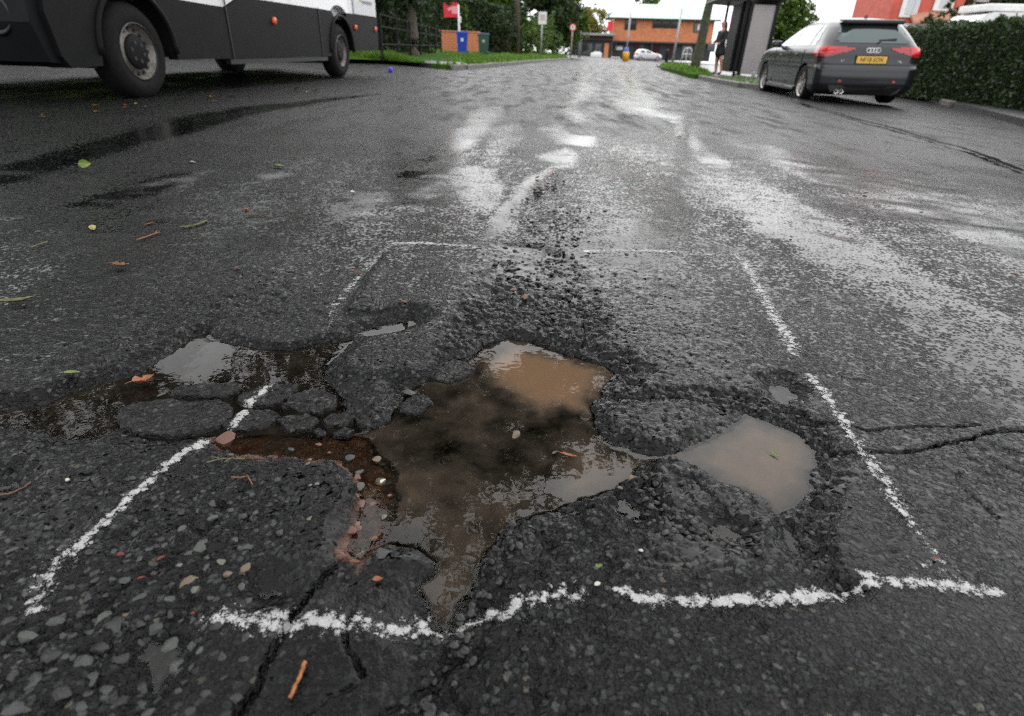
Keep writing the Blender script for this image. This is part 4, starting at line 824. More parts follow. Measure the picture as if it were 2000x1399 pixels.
q = MB(); q.box((0, WBV + 1.0, .80), (.52, .012, .115), bev=.004); q.build('number_plate', mat('white_plate', (.62, .64, .72), .4), fbm_)
q = MB(); q.prism([(-.93, WBV + .40, 1.02), (-.93, WBV + .93, 1.02), (-.93, WBV + .80, 1.2), (-.93, WBV + .40, 1.30)], (1.86, 0, 0)); q.build('bonnet', M_VW, van)
q = MB(); q.prism([(-.86, WBV + .38, 1.33), (-.86, WBV + .40, 1.31), (-.86, WBV - .40, 2.17), (-.86, WBV - .44, 2.15)], (1.72, 0, 0)); q.build('windscreen', M_GLASS, van)
for sx in (-1, 1):
    for y in (0, WBV):
        c = (sx * .865, y, RW); wdt = .225
        T = MB(); T.lathe([(.212, -wdt / 2 + .008), (.25, -wdt / 2 - .004), (.30, -wdt / 2 - .006), (.340, -wdt * .43), (RW, -wdt * .30), (RW, wdt * .30), (.34, wdt * .43), (.28, wdt / 2), (.21, wdt / 2)], 56)
        for v in T.bm.verts: v.co = Vector((v.co.y, v.co.x, v.co.z)) * 1.0 + Vector(c)
        if sx > 0:
            for v in T.bm.verts: v.co.x = 2 * c[0] - v.co.x
        wh = T.build('wheel', M_TYRE, van, True)
        def ring(prof, name, m):
            D = MB(); D.lathe(prof, 56)
            for v in D.bm.verts: v.co = Vector((v.co.y * (1 if sx < 0 else -1), v.co.x, v.co.z)) + Vector(c)
            return D.build(name, m, wh, True)
        ring([(.214, -.118), (.222, -.112), (.214, -.100), (.196, -.085), (.186, -.050), (.172, -.046), (.150, -.062), (.132, -.078)], 'rim', M_STEEL)
        ring([(.136, -.076), (.132, -.088), (.118, -.096), (.06, -.100), (.001, -.100)], 'hub_cap', M_CLAD)
        ring([(.204, -.06), (.10, .02), (.001, .02)], 'brake_disc', M_BLACK)
        for i in range(16):                             # vent slots of the steel wheel
            t = 2 * math.pi * i / 16; K = MB(); rr = .170; K.cyl((c[0] + sx * .046, c[1] + rr * math.cos(t), c[2] + rr * math.sin(t)), (c[0] + sx * .066, c[1] + rr * math.cos(t), c[2] + rr * math.sin(t)), .0135, n=10); K.build('vent_hole', M_BLACK, wh)
        for i in range(6):
            t = 2 * math.pi * i / 6 + .3; K = MB(); rr = .072; K.cyl((c[0] + sx * .09, c[1] + rr * math.cos(t), c[2] + rr * math.sin(t)), (c[0] + sx * .1025, c[1] + rr * math.cos(t), c[2] + rr * math.sin(t)), .016, n=10); K.build('bolt_hole', M_BLACK, wh)

# ================================================================ verges, kerbs, walls, plants
M_GRASS = mat('turf', (.035, .080, .010), 1.0, noise=.5, nscale=8, spec=.05); M_BLADE = leaf_mat('grass_blade', (.05, .115, .008), (.13, .25, .02))
M_KERB = mat('kerb_concrete', (.13, .125, .115), .6, noise=.35, nscale=12, bump=.3, bscale=60); M_PAVE = mat('footway_asphalt', (.045, .045, .048), .38, noise=.35, nscale=9, bump=.5, bscale=110)
M_CONC = mat('pale_concrete', (.30, .29, .28), .45, noise=.25, nscale=5)
def sheet(name, px_pts, lift, m, kerb=True):
    """a raised area with kerb sides, outlined on the ground; points are (x, y)"""
    q = MB(); T = [(x, y, g(x) + lift) for x, y in px_pts]; A = [q.bm.verts.new(p) for p in T]; B_ = [q.bm.verts.new((p[0], p[1], p[2] - lift - .3)) for p in T]; n = len(A)
    q.bm.faces.new(A)
    for k_ in range(n): q.bm.faces.new((A[k_], B_[k_], B_[(k_ + 1) % n], A[(k_ + 1) % n]))
    o = q.build(name, m, None, tri=True); return tag(o, kind='structure')
def xy(px, py, lift=0.): p = gp(px, py, lift); return (p.x, p.y)
def kerbline(name, pts, label, w_=.14, hgt=.11, L=.9, side=1):
    """kerbstones laid end to end along a line"""
    par = empty(name, (0, 0, 0)); par['kind'] = 'structure'; dd = 0.; i = 0
    P_ = [Vector((*p, 0)) for p in pts]; segs = [(a, b, (b - a).length) for a, b in zip(P_, P_[1:])]; tot = sum(s_[2] for s_ in segs); s0 = 0.
    def pos(s_):
        for a, b, l in segs:
            if s_ <= l: return a.lerp(b, s_ / l), (b - a).normalized()
            s_ -= l
        return segs[-1][1], (segs[-1][1] - segs[-1][0]).normalized()
    base = MB(); base.box((0, 0, 0), (L - .012, w_, .26), bev=.018); me0 = base.build('kerbstone', M_KERB); me = me0.data; bpy.data.objects.remove(me0)
    while s0 + L / 2 < tot:
        c, d = pos(s0 + L / 2); o = bpy.data.objects.new('kerbstone', me); COL.objects.link(o); o.parent = par
        o.location = (c.x, c.y, g(c.x) + hgt - .13 + random.uniform(-.006, .006)); o.rotation_euler = (0, 0, math.atan2(d.y, d.x)); s0 += L
    return par
# left: the kerb comes out from behind the van, then runs up the road
LK = [xy(560, 118), xy(680, 117), xy(744, 119), xy(800, 127), xy(842, 133), xy(880, 136), xy(915, 135), xy(960, 131), xy(1030, 124), xy(1085, 119.5), xy(1112, 116.5)]
LK = [(-12.5, 7.0), (-8.6, 9.5), (-6.2, 12.8)] + LK[2:]
sheet('verge', [(-60, 2)] + [(-12.5, 2)] + LK + [(6, 90), (-60, 120)], .10, M_GRASS)
kerbline('kerb', [p for p in LK[:5]], ''); kerbline('kerb', LK[6:], '')
def bank_h(d, f): return .10 + .16 * min(d, 3.5) * f
def bank_f(i): return max(0., min(1., (4.6 - i) / 2.2))
BV = []; BD = [0, .25, .6, 1.2, 2, 3.5, 6, 12]
for i, (x, y) in enumerate(LK[:6]):
    for d in BD: BV.append((x - .12 - d * .96, y + .05 + d * .28, g(x - d) + .006 + bank_h(d, bank_f(i))))
nb = len(BD); BF = [(i * nb + j, i * nb + j + 1, (i + 1) * nb + j + 1, (i + 1) * nb + j) for i in range(5) for j in range(nb - 1)]
tag(link('verge', np_mesh('verge', BV, BF), M_GRASS), 'grass bank behind the van', kind='structure')
rb = np.random.default_rng(77); GV = []; GF = []
for q_ in range(30000):
    i = 1.2 + 3.7 * rb.random(); d = 4.5 * rb.random() ** 1.3; a_ = int(i); f_ = i - a_; x = LK[a_][0] * (1 - f_) + LK[a_ + 1][0] * f_ - .12 - d * .96; y = LK[a_][1] * (1 - f_) + LK[a_ + 1][1] * f_ + .05 + d * .28
    z = g(x) + bank_h(d, bank_f(i)); an_ = rb.uniform(0, 6.28); hh = .14 * rb.uniform(.5, 1.5) * (.75 + .5 * math.sin(x * 3.1) * math.sin(y * 2.3)); w_ = .022; b_ = len(GV); lx, ly = rb.normal(0, .45 * hh, 2)
    GV += [(x - w_ * math.cos(an_), y - w_ * math.sin(an_), z - .02), (x + w_ * math.cos(an_), y + w_ * math.sin(an_), z - .02), (x + lx, y + ly, z + hh)]; GF.append((b_, b_ + 1, b_ + 2))
tag(link('grass', np_mesh('grass', GV, GF), M_BLADE), 'long bright grass on the bank just beyond the van', 'grass', kind='stuff')
DRV = [LK[5], LK[7], (LK[7][0] - 1.8, LK[7][1] + 9), (-3.6, 33), (-5.2, 27), (LK[5][0] - 1.2, LK[5][1] + 1.5)]
sheet('driveway', DRV, .104, M_PAVE)
sheet('path', [(-9, 16.5), (-3.9, 25), (-1.5, 34), (-2.4, 34.5), (-4.8, 26), (-10, 18)], .108, M_CONC)
# right: footway, kerb and grass island
RK = [xy(2100, 275), xy(1950, 234), xy(1860, 209), xy(1780, 188), xy(1640, 181), xy(1500, 178), xy(1440, 170), xy(1400, 162), xy(1345, 150), xy(1300, 138), xy(1284, 131)]
sheet('footway', RK + [xy(1296, 126), (16, 70), (60, 120), (70, 20), (30, 2), (12, 3)], .09, M_PAVE)
kerbline('kerb', RK[2:], '')
ISL = [xy(1288, 132, .1), xy(1310, 137, .1), xy(1345, 146, .1), xy(1388, 150, .1), xy(1380, 138, .1), xy(1340, 127, .1), xy(1310, 123, .1), xy(1292, 126, .1)]
sheet('verge', [(x + .1, y) for x, y in ISL], .12, M_GRASS)
def in_poly(poly, x, y):
    c = False; n = len(poly)
    for i in range(n):
        (ax, ay), (bx, by) = poly[i], poly[i - 1]
        if (ay > y) != (by > y) and x < (bx - ax) * (y - ay) / (by - ay) + ax: c = not c
    return c
def grass(name, poly, n, hgt, label, lift=.1, avoid=()):
    r = np.random.default_rng(len(name) + n); xs = [p[0] for p in poly]; ys = [p[1] for p in poly]; V = []; F_ = []; k_ = 0
    while k_ < n:
        x = r.uniform(min(xs), max(xs)); y = min(ys) + (max(ys) - min(ys)) * r.random() ** 1.6
        if not in_poly(poly, x, y) or any(in_poly(a, x, y) for a in avoid): n -= .3; continue
        a = r.uniform(0, 6.28); hh = hgt * r.uniform(.5, 1.4) * (.7 + .6 * math.sin(x * 2.1) * math.sin(y * 1.3)); w_ = .012 + .0006 * y; z = g(x) + lift; b = len(V); lx, ly = r.normal(0, .5 * hh, 2)
        V += [(x - w_ * math.cos(a), y - w_ * math.sin(a), z), (x + w_ * math.cos(a), y + w_ * math.sin(a), z), (x + lx, y + ly, z + hh)]; F_.append((b, b + 1, b + 2)); k_ += 1
    o = link(name, np_mesh(name, V, F_), M_BLADE); return tag(o, label, 'grass', kind='stuff')
grass('grass', LK[1:] + [(3, 60), (-3, 60), (-9, 25), (-14, 14)], 52000, .15, 'uncut grass on the left verge behind the van', avoid=[DRV])
grass('grass', ISL, 7000, .12, 'short grass on the verge round the mossy trunk', .12)
grass('grass', [xy(1380, 158), xy(1480, 176), xy(1500, 172), xy(1470, 160)], 700, .06, 'weeds along the kerb by the shelter', .09)

def foliage(name, blobs, n, leaf, m, parent, seed=0, up=.3):
    """leaf-sized faces spread through lumpy volumes: blobs = (centre, radii)"""
    r = np.random.default_rng(seed); vol = np.array([b[1][0] * b[1][1] * b[1][2] for b in blobs]) ** .75; cnt = np.maximum(1, (n * vol / vol.sum())).astype(int); C_ = []
    for (c, rad), k_ in zip(blobs, cnt):
        m_ = max(3, k_ // 26); d = r.normal(size=(m_, 3)); d /= np.linalg.norm(d, axis=1)[:, None]; cl = d * (r.uniform(.35, 1.05, (m_, 1)) ** .5)      # sprays of leaves
        w_ = cl[r.integers(0, m_, k_)] + r.normal(size=(k_, 3)) * .13
        C_.append(np.array(c) + w_ * np.array(rad))
    C_ = np.concatenate(C_); N = len(C_); a = r.normal(size=(N, 3)); a /= np.linalg.norm(a, axis=1)[:, None]; b = np.cross(a, r.normal(size=(N, 3)) + [0, 0, up]); b /= np.linalg.norm(b, axis=1)[:, None] + 1e-9
    s_ = leaf * r.uniform(.6, 1.4, (N, 1)); V = np.stack([C_ - a * s_, C_ + b * s_ * .45, C_ + a * s_, C_ - b * s_ * .45], 1).reshape(-1, 3)
    return link(name, np_mesh(name, V, np.arange(N * 4).reshape(N, 4)), m, parent)
M_BARK = mat('bark', (.050, .040, .030), .85, noise=.4, nscale=9, bump=.6, bscale=25); M_MOSSY = mat('mossy_bark', (.042, .045, .022), .85, noise=.45, nscale=5, bump=.6, bscale=30)
F_DARK = leaf_mat('dark_foliage', (.010, .022, .006), (.040, .075, .014)); F_MID = leaf_mat('green_foliage', (.028, .062, .008), (.13, .21, .026)); F_LIGHT = leaf_mat('light_foliage', (.06, .10, .012), (.19, .27, .04)); F_GOLD = leaf_mat('golden_foliage', (.06, .085, .012), (.30, .25, .03)); F_HEDGE = leaf_mat('hedge_foliage', (.008, .022, .005), (.040, .075, .012))
def tree(name, base, hgt, r0, crown, n, leaf, m, label, seed=0, lean=(0, 0), bark=None, group=None, limbs=6):
    """crown: list of (dx, dy, z, rx, ry, rz) from the trunk's foot"""
    root = empty(name, base); tag(root, label, 'tree', group); rg_ = random.Random(seed); q = MB()
    q.tube([(lean[0] * t * hgt + rg_.uniform(-.04, .04) * (t > 0), lean[1] * t * hgt, -.1 + t * hgt) for t in (0, .05, .15, .3, .5, .75, 1)], [r0 * 1.15, r0 * 1.05, r0, r0 * .92, r0 * .75, r0 * .5, r0 * .2], 14)
    for i in range(limbs):
        c = crown[i % len(crown)]; t = rg_.uniform(.45, .85); a = Vector((lean[0] * t * hgt, lean[1] * t * hgt, t * hgt)); b = Vector((c[0] + rg_.uniform(-.5, .5) * c[3], c[1] + rg_.uniform(-.5, .5) * c[4], c[2] + rg_.uniform(-.2, .5) * c[5]))
        q.tube([a, a.lerp(b, .5) + Vector((0, 0, .06 * hgt)), b], [r0 * .42, r0 * .25, r0 * .08], 7)
    q.build('trunk', bark or M_BARK, root, True)
    foliage('crown', [((c[0], c[1], c[2]), (c[3], c[4], c[5])) for c in crown], n, leaf, m, root, seed); return root
def lumps(seed, n, R_, H0, H1, k_=.45):
    r = random.Random(seed); out = []
    for i in range(n):
        z = r.uniform(H0, H1); f = (z - H0) / (H1 - H0); w_ = R_ * (math.sin(math.pi * (.18 + .75 * f)) ** .8); a = r.uniform(0, 6.28); d = w_ * r.uniform(.2, .75); s_ = w_ * k_ * r.uniform(.7, 1.3) + .2
        out.append((d * math.cos(a), d * math.sin(a), z, s_, s_, s_ * .8))
    return out
def shrub(name, base, blobs, n, leaf, m, label, cat='shrub', seed=0, group=None):
    root = empty(name, base); tag(root, label, cat, group); q = MB(); hh = max(b[0][2] for b in blobs)
    for i in range(4): q.tube([(0, 0, -.1), (.15 * math.cos(i * 1.7), .15 * math.sin(i * 1.7), hh * .4), (.4 * math.cos(i * 1.7), .4 * math.sin(i * 1.7), hh * .8)], [.05, .035, .015], 6)
    q.build('stem', M_BARK, root); foliage('foliage', blobs, n, leaf, m, root, seed); return root
def hedge(name, a, b, z0, hgt, thick, n, leaf, m, label, seed=0, rag=.12):
    """a clipped hedge from a to b: a leafy skin over a solid dark filler box"""
    a = Vector((a[0], a[1], 0)); b = Vector((b[0], b[1], 0)); d = b - a; L = d.length; d.normalize(); p_ = Vector((-d.y, d.x, 0)); root = empty(name, (a.x, a.y, z0)); tag(root, label, 'hedge'); r = np.random.default_rng(seed)
    q = MB(); q.box((d.x * L / 2, d.y * L / 2, hgt / 2 - .1), (L, thick * .55, hgt * .86), rz=math.atan2(d.y, d.x)); q.build('core', mat('hedge_filler', (.006, .010, .004), .9) if 'hedge_filler' not in bpy.data.materials else bpy.data.materials['hedge_filler'], root)  # added dark box keeps daylight from showing through the leaves
    t = r.random(n); f = r.random(n); side = r.choice([-1, 1], n); top = f > .72; u = r.uniform(-.5, .5, n)
    lump = (fbm(t * L / .6, f * 3 + side, 3, seed) - .5)
    off = np.where(top, u * thick, side * (thick * .42 + rag * lump + np.abs(r.normal(0, .05, n)))); z = np.where(top, hgt * .93 + rag * 1.2 * (fbm(t * L / .35, u, 3, seed + 2) - .35) + r.normal(0, .03, n), hgt * (f / .72) * .97)
    C_ = np.stack([d.x * t * L + p_.x * off, d.y * t * L + p_.y * off, z], 1); A = r.normal(size=(n, 3)); A /= np.linalg.norm(A, axis=1)[:, None]; B_ = np.cross(A, r.normal(size=(n, 3))); B_ /= np.linalg.norm(B_, axis=1)[:, None]; s_ = leaf * r.uniform(.6, 1.4, (n, 1))
    link('foliage', np_mesh('foliage', np.stack([C_ - A * s_, C_ + B_ * s_ * .5, C_ + A * s_, C_ - B_ * s_ * .5], 1).reshape(-1, 3), np.arange(n * 4).reshape(n, 4)), m, root); return root
# tall trees on the left, most of them above the picture but mirrored in the puddles
def gz(p): return (p.x, p.y, g(p.x) + .08)
p = at(806, 84, 23); tree('broadleaf_tree', gz(p), 4.6, .19, [(c[0] - .8, c[1] + .5, c[2], c[3], c[4], c[5]) for c in lumps(1, 26, 2.4, 1.9, 5.2)], 11000, .12, F_DARK, 'dark tree with thick trunk rising behind the railing', 1)
p = at(770, 80, 24); tree('broadleaf_tree', (p.x - 2.5, p.y, .1), 5.5, .2, lumps(2, 30, 3.0, 1.0, 6), 11000, .13, F_DARK, 'dark tree just right of the back of the van', 2)
tree('broadleaf_tree', (-8.2, 10.5, .3), 9.5, .28, [(6.4, -2.2, 4.95, 1.6, 1.4, 1), (7.6, -1.2, 5.55, 1.5, 1.4, 1), (5.2, -3.2, 4.65, 1.4, 1.3, 0.9), (8.4, -0.2, 6.55, 1.2, 1.4, 0.8), (6.6, -0.6, 6.75, 1.6, 1.5, 1), (4, -1, 5.35, 1.7, 1.6, 1.1), (2, 0, 7.4, 2, 2, 1.3), (0, 0, 8.6, 2.4, 2.4, 1.6), (-1.5, 0.5, 7.4, 2, 2, 1.4), (7.2, -3, 5.95, 1.1, 1, 0.7), (3.2, -3.4, 5.35, 1.3, 1.2, 0.8), (9.6, -1.6, 4.7, 1.1, 1.0, .7), (8.5, -2.0, 4.35, .9, .9, .6), (9.4, -2.2, 4.2, .9, .8, .5), (7.6, -2.4, 4.2, .8, .8, .5), (10.2, -2.0, 4.5, .6, .7, .4), (10.4, -1.2, 5.6, 1.0, 1.0, .6), (8.9, -1.8, 5.65, 0.8, 0.8, 0.5)], 30000, .10, F_DARK, 'big tree behind the van reaching its boughs over the road', 3, limbs=12)
rgc = random.Random(91); tree('broadleaf_tree', (-7.4, 1.2, .3), 8.5, .3, [(7.2 + rgc.gauss(0, 1.9), 1.6 + rgc.gauss(0, 1.5), 6.4 + rgc.gauss(0, .8), rgc.uniform(.8, 1.5), rgc.uniform(.8, 1.5), rgc.uniform(.5, .9)) for _ in range(26)] + [(3.2, .5, 6.8, 1.8, 1.8, 1.2), (1.2, 0, 7.6, 2.0, 2.0, 1.4), (-.8, 0, 7.2, 2.0, 2.0, 1.4)], 16000, .085, F_DARK, 'unseen tree added left of the road, its boughs darkening the hole', 92, limbs=14)  # unseen tree, added to darken the near road and its reflections
hedge('hedge', (-18, 9), (-7.2, 19.5), .1, 3.6, 1.6, 9000, .13, F_DARK, 'tall dark hedge behind the white van', 21, .5)
hedge('hedge', (-7.4, 20), (-4.6, 30), .1, 3.4, 1.6, 9000, .11, F_DARK, 'tall dark hedge behind the railing', 22, .5)
p = at(1080, 108, 62); tree('broadleaf_tree', gz(p), 6, .18, lumps(5, 26, 3.2, 1.2, 7.2), 9000, .2, F_MID, 'green tree left of the lamp post at the junction', 5)
p = at(1050, 108, 58); tree('broadleaf_tree', gz(p), 6, .16, lumps(6, 26, 3.0, 1.5, 6.8), 8000, .2, F_DARK, 'dark tree behind the white sign board', 6)
p = at(1140, 111, 128); tree('broadleaf_tree', gz(p), 8, .3, lumps(7, 24, 6.0, 2.0, 8.0), 8000, .28, F_GOLD, 'yellowing tree behind the low dark annexe', 7)
p = at(985, 110, 64); tree('conifer', gz(p), 7, .1, lumps(8, 20, 1.4, 2.5, 7.0), 6000, .2, F_MID, 'slender tree behind the brown pole', 8)
p = at(940, 108, 66); tree('broadleaf_tree', gz(p), 5.5, .16, lumps(9, 26, 4.0, 2.4, 6.0), 7000, .2, F_MID, 'pale green tree behind the hedge and bins', 9)
p = at(1250, 100, 170); tree('broadleaf_tree', (p.x, p.y, -.6), 13.5, .3, lumps(10, 10, 3.6, 12.0, 14.5), 2600, .3, F_MID, 'tree top showing over the green roof', 10)
p = at(1356, 134, 36); tree('street_tree', (p.x, p.y, g(p.x) + .1), 8.5, .25, lumps(11, 14, 1.8, 6.6, 9.6), 6000, .14, F_LIGHT, 'mossy leaning street tree trunk on the grass by the shelter', 11, lean=(.085, 0), bark=M_MOSSY)
# hedges and shrubs, left
a, b = at(864, 100, 30), at(1000, 108, 40); hedge('hedge', (a.x - 2.2, a.y + 10), (b.x + .2, b.y + 8), .1, 3.0, 1.8, 16000, .09, F_DARK, 'tall dark hedge behind the brick wall and bins', 20, .5)
for i, (px, F, hh, w_, m_, lab) in enumerate([(1030, 47, 2.1, 1.3, F_MID, 'bright green shrub right of the brown pole'), (1058, 52, 2.4, 1.6, F_MID, 'rounded shrub below the white sign board'), (1088, 60, 2.0, 1.7, F_DARK, 'dark low shrub left of the round road sign'), (980, 44, 2.6, 1.4, F_DARK, 'dark shrub at the end of the tall hedge'), (880, 42, 3.2, 1.5, F_MID, 'loose shrub behind the red sale board'), (845, 42, 3.0, 1.4, F_DARK, 'shrub behind the railing left of the brick wall')]):
    p = at(px, 108, F); shrub('shrub', gz(p), [((x_ * w_ * .5, y_ * .5, hh * .5 + z_ * hh * .3), (w_ * .6, w_ * .6, hh * .4)) for x_, y_, z_ in ((-1, 0, -.6), (1, .3, -.5), (0, -.4, .2), (.4, .3, .9), (-.5, .2, .5))], 2600, .09, m_, lab, seed=30 + i)
# right: clipped hedge along the footway, conifer by the shelter
ha, hb = gp(2120, 236, .09), gp(1700, 172, .09)
hedge('hedge', (hb.x + .5, hb.y + 4.0), (ha.x + .6, ha.y - .5), (g(hb.x) + g(ha.x)) / 2 + .05, 1.50, 1.0, 70000, .036, F_HEDGE, 'clipped dark green hedge right of the parked car', 40, .24)
p = at(1512, 150, 27); shrub('conifer', (p.x, p.y, g(p.x) + .08), [((x_, y_, z_), (r_, r_, r_ * 1.1)) for x_, y_, z_, r_ in ((0, 0, .9, .9), (.3, 0, 1.9, .8), (-.4, .2, 1.6, .7), (0, 0, 2.5, .65), (.5, .1, 1.2, .8), (-.3, 0, 2.3, .5), (.6, 0, 2.2, .5))], 9000, .085, F_MID, 'bushy green conifer between the shelter and the grey car', seed=50)

# ================================================================ street furniture, far houses, the person at the shelter
M_GREYM = mat('galvanised_steel', (.36, .37, .37), .5, .3, noise=.15, nscale=6); M_POLE = mat('weathered_timber', (.10, .078, .058), .8, noise=.35, nscale=8); M_WHITE = mat('white_paint', (.72, .72, .71), .5, noise=.1, nscale=5); M_REDS = mat('red_sign', (.62, .025, .045), .4, noise=.2, nscale=6)
M_BRICKO = mat('orange_brick', (.55, .20, .09), .8, noise=.2, nscale=2); M_BRICKR = mat('red_brick', (.33, .065, .035), .8, noise=.2, nscale=3); M_COPPER = mat('verdigris_roof', (.45, .72, .62), .5, noise=.1, nscale=1); M_DKW = mat('dark_timber', (.022, .024, .028), .6, noise=.2, nscale=2); M_WIN = mat('window_glass', (.015, .018, .02), .06, spec=.8); M_IRON = mat('black_iron', (.006, .006, .0065), .7, spec=.2)
def post(name, px, py_base, F, hgt, r, m, label, lean=0.0, cat='post', r1=None, cap=True):
    p = at(px, py_base, F); root = empty(name, (p.x, p.y, p.z)); tag(root, label, cat); q = MB(); q.cyl((0, 0, -.3), (lean * hgt, 0, hgt), r, r1 or r, 14); q.build('shaft', m, root, True)
    return root
def box_part(root, name, c, d, m, bev=0., **kw): q = MB(); q.box(c, d, bev=bev, **kw); return q.build(name, m, root)
# wheelie bins
def bin_(px, py, F, mb, ml, label):
    p = at(px, py, F); root = empty('wheelie_bin', (p.x, p.y, p.z), .12); tag(root, label, 'bin'); q = MB(); A = [(-.22, -.24, .08), (.22, -.24, .08), (.22, .24, .08), (-.22, .24, .08)]; B_ = [(-.285, -.34, .98), (.285, -.34, .98), (.285, .32, .98), (-.285, .32, .98)]
    va = [q.bm.verts.new(v) for v in A]; vb = [q.bm.verts.new(v) for v in B_]
    q.bm.faces.new(list(reversed(va))); q.bm.faces.new(vb)
    for i in range(4): q.bm.faces.new((va[i], va[(i + 1) % 4], vb[(i + 1) % 4], vb[i]))
    q.build('body', mb, root); box_part(root, 'rim', (0, -.01, .965), (.60, .69, .05), mb, .012)
    l = MB(); l.box((0, -.01, 1.02), (.60, .70, .06), bev=.02); l.box((0, .36, 1.02), (.50, .05, .04)); l.build('lid', ml, root)
    for sx in (-1, 1): w_ = MB(); w_.cyl((sx * .25, .26, .10), (sx * .31, .26, .10), .10, n=16); w_.build('wheel', M_BLACK, root)
    box_part(root, 'emblem', (-.01, -.318, .68), (.13, .012, .15), M_WHITE if ml is mb else mat('pale_print', (.35, .40, .36), .6), rx=.105); return root
M_BLUE = mat('blue_plastic', (.012, .055, .42), .4); M_GREEN = mat('green_plastic', (.035, .085, .055), .45); M_BLUE2 = mat('dull_blue_plastic', (.05, .10, .20), .45)
bin_(903, 107, 34, M_BLUE, M_BLUE, 'bright blue wheelie bin in front of the brick wall'); bin_(944, 109, 35, M_GREEN, M_BLUE2, 'dark green wheelie bin with blue lid at the end of the brick wall')
# low brick wall: courses of single bricks
p0, p1 = at(862, 104, 36), at(937, 106, 37); wl = empty('brick_wall', (p0.x, p0.y, p0.z)); tag(wl, 'low orange brick garden wall behind the blue bin', 'wall'); Lw = (p1 - p0).length; wa = math.atan2(p1.y - p0.y, p1.x - p0.x); wl.rotation_euler = (0, 0, wa)
box_part(wl, 'mortar', (Lw / 2, .06, .50), (Lw, .10, 1.06), mat('mortar', (.22, .17, .13), .9)); bmq = MB(); bmq.box((0, 0, 0), (.215, .11, .100), bev=.005); bo = bmq.build('brick', M_BRICKO, wl); bme = bo.data; first = True
for j in range(9):
    for i in range(int(Lw / .226)):
        o = bo if first else bpy.data.objects.new('brick', bme)
        if not first: COL.objects.link(o); o.parent = wl
        first = False; o.location = (.113 + i * .226 + (.06 if j % 2 else -.02), .05 + random.uniform(-.004, .004), .06 + j * .112)
cp = MB(); cp.box((Lw / 2, .06, 1.07), (Lw + .06, .20, .06), bev=.01); cp.build('coping', M_BRICKO, wl)
# railing
r0, r1 = at(745, 90, 17), at(862, 104, 32); rl = empty('railing', (r0.x, r0.y, .1)); tag(rl, 'black iron railing along the left verge', 'railing'); dv = r1 - r0; n_ = 7
for i in range(n_): f = i / (n_ - 1); box_part(rl, 'post', (dv.x * f, dv.y * f, .55), (.06, .06, 1.2), M_IRON)
for z in (.45, .85, 1.12): q = MB(); q.cyl((0, 0, z), (dv.x, dv.y, z), .016, n=8); q.build('rail', M_IRON, rl)
# sale board
sb = post('sale_board', 899, 106, 35.5, 2.3, .05, M_WHITE, 'red sale board on a white post above the blue bin', -.03, 'sign'); q = MB(); q.box((-.45, -.02, 2.05), (.78, .03, .66), ry=-.03); bd = q.build('board', M_REDS, sb); q = MB(); q.box((-.26, -.04, 2.05), (.30, .01, .34)); q.prism([(-.62, -.045, 2.12), (-.40, -.045, 2.20), (-.40, -.045, 2.06), (-.60, -.045, 2.00)], (0, .008, 0)); q.build('print', mat('pink_print', (.75, .30, .34), .5), bd); box_part(sb, 'bracket', (.02, -.03, 1.62), (.12, .08, .30), M_WHITE)
# poles and signs
post('telegraph_pole', 1012, 110, 44, 9, .13, M_POLE, 'brown timber pole standing in the left verge', -.035, 'pole', .10)
lp = post('lamp_post', 1026, 108, 70, 8, .11, M_GREYM, 'pale lamp column behind the shrubs right of the brown pole', -.01, 'lamp post', .07)
ln = MB(); ln.tube([(0, 0, 7.9), (.3, -.2, 8.3), (1.0, -.4, 8.4)], .05, 8); ln.box((1.2, -.45, 8.4), (.6, .25, .12), bev=.04); ln.build('lantern', M_GREYM, lp)
lp2 = post('lamp_post', 1131, 111, 74, 5.0, .17, M_GREYM, 'pale lamp column left of the orange brick building', .02, 'lamp post', .10); ln = MB(); ln.cyl((.10, 0, 5.0), (.10, 0, 5.18), .16, .10, 14); ln.build('lantern', M_GREYM, lp2)
sg = post('road_sign', 1114, 111, 55, 2.3, .05, M_GREYM, 'round red-rimmed road sign on a grey post', .02, 'sign'); q = MB(); q.cyl((.04, -.05, 2.15), (.04, -.02, 2.15), .27, n=24); dk = q.build('disc', M_REDS, sg); q = MB(); q.cyl((.04, -.062, 2.15), (.04, -.045, 2.15), .19, n=24); q.build('panel', M_WHITE, dk); q = MB(); q.box((.04, -.066, 2.15), (.06, .006, .2)); q.box((.0, -.066, 2.20), (.1, .006, .06)); q.build('symbol', M_BLACK, dk); box_part(sg, 'reflector_band', (.03, -.05, 1.25), (.07, .02, .5), mat('orange_band', (.55, .18, .08), .6))
sg2 = post('road_sign', 1056, 108, 46, 2.5, .05, M_GREYM, 'white rectangular sign board among the shrubs', 0, 'sign'); box_part(sg2, 'panel', (.02, -.06, 2.25), (.56, .03, .74), M_WHITE, .01); box_part(sg2, 'print', (.02, -.08, 2.3), (.36, .006, .36), mat('faint_print', (.5, .42, .42), .6))
post('sign_post', 1222, 113, 66, 3.9, .08, M_GREYM, 'thin grey post left of the silver car', .01, 'post')
post('lamp_post', 1313, 122, 56, 4.0, .10, M_GREYM, 'grey post right of the silver car', .05, 'post', .07)
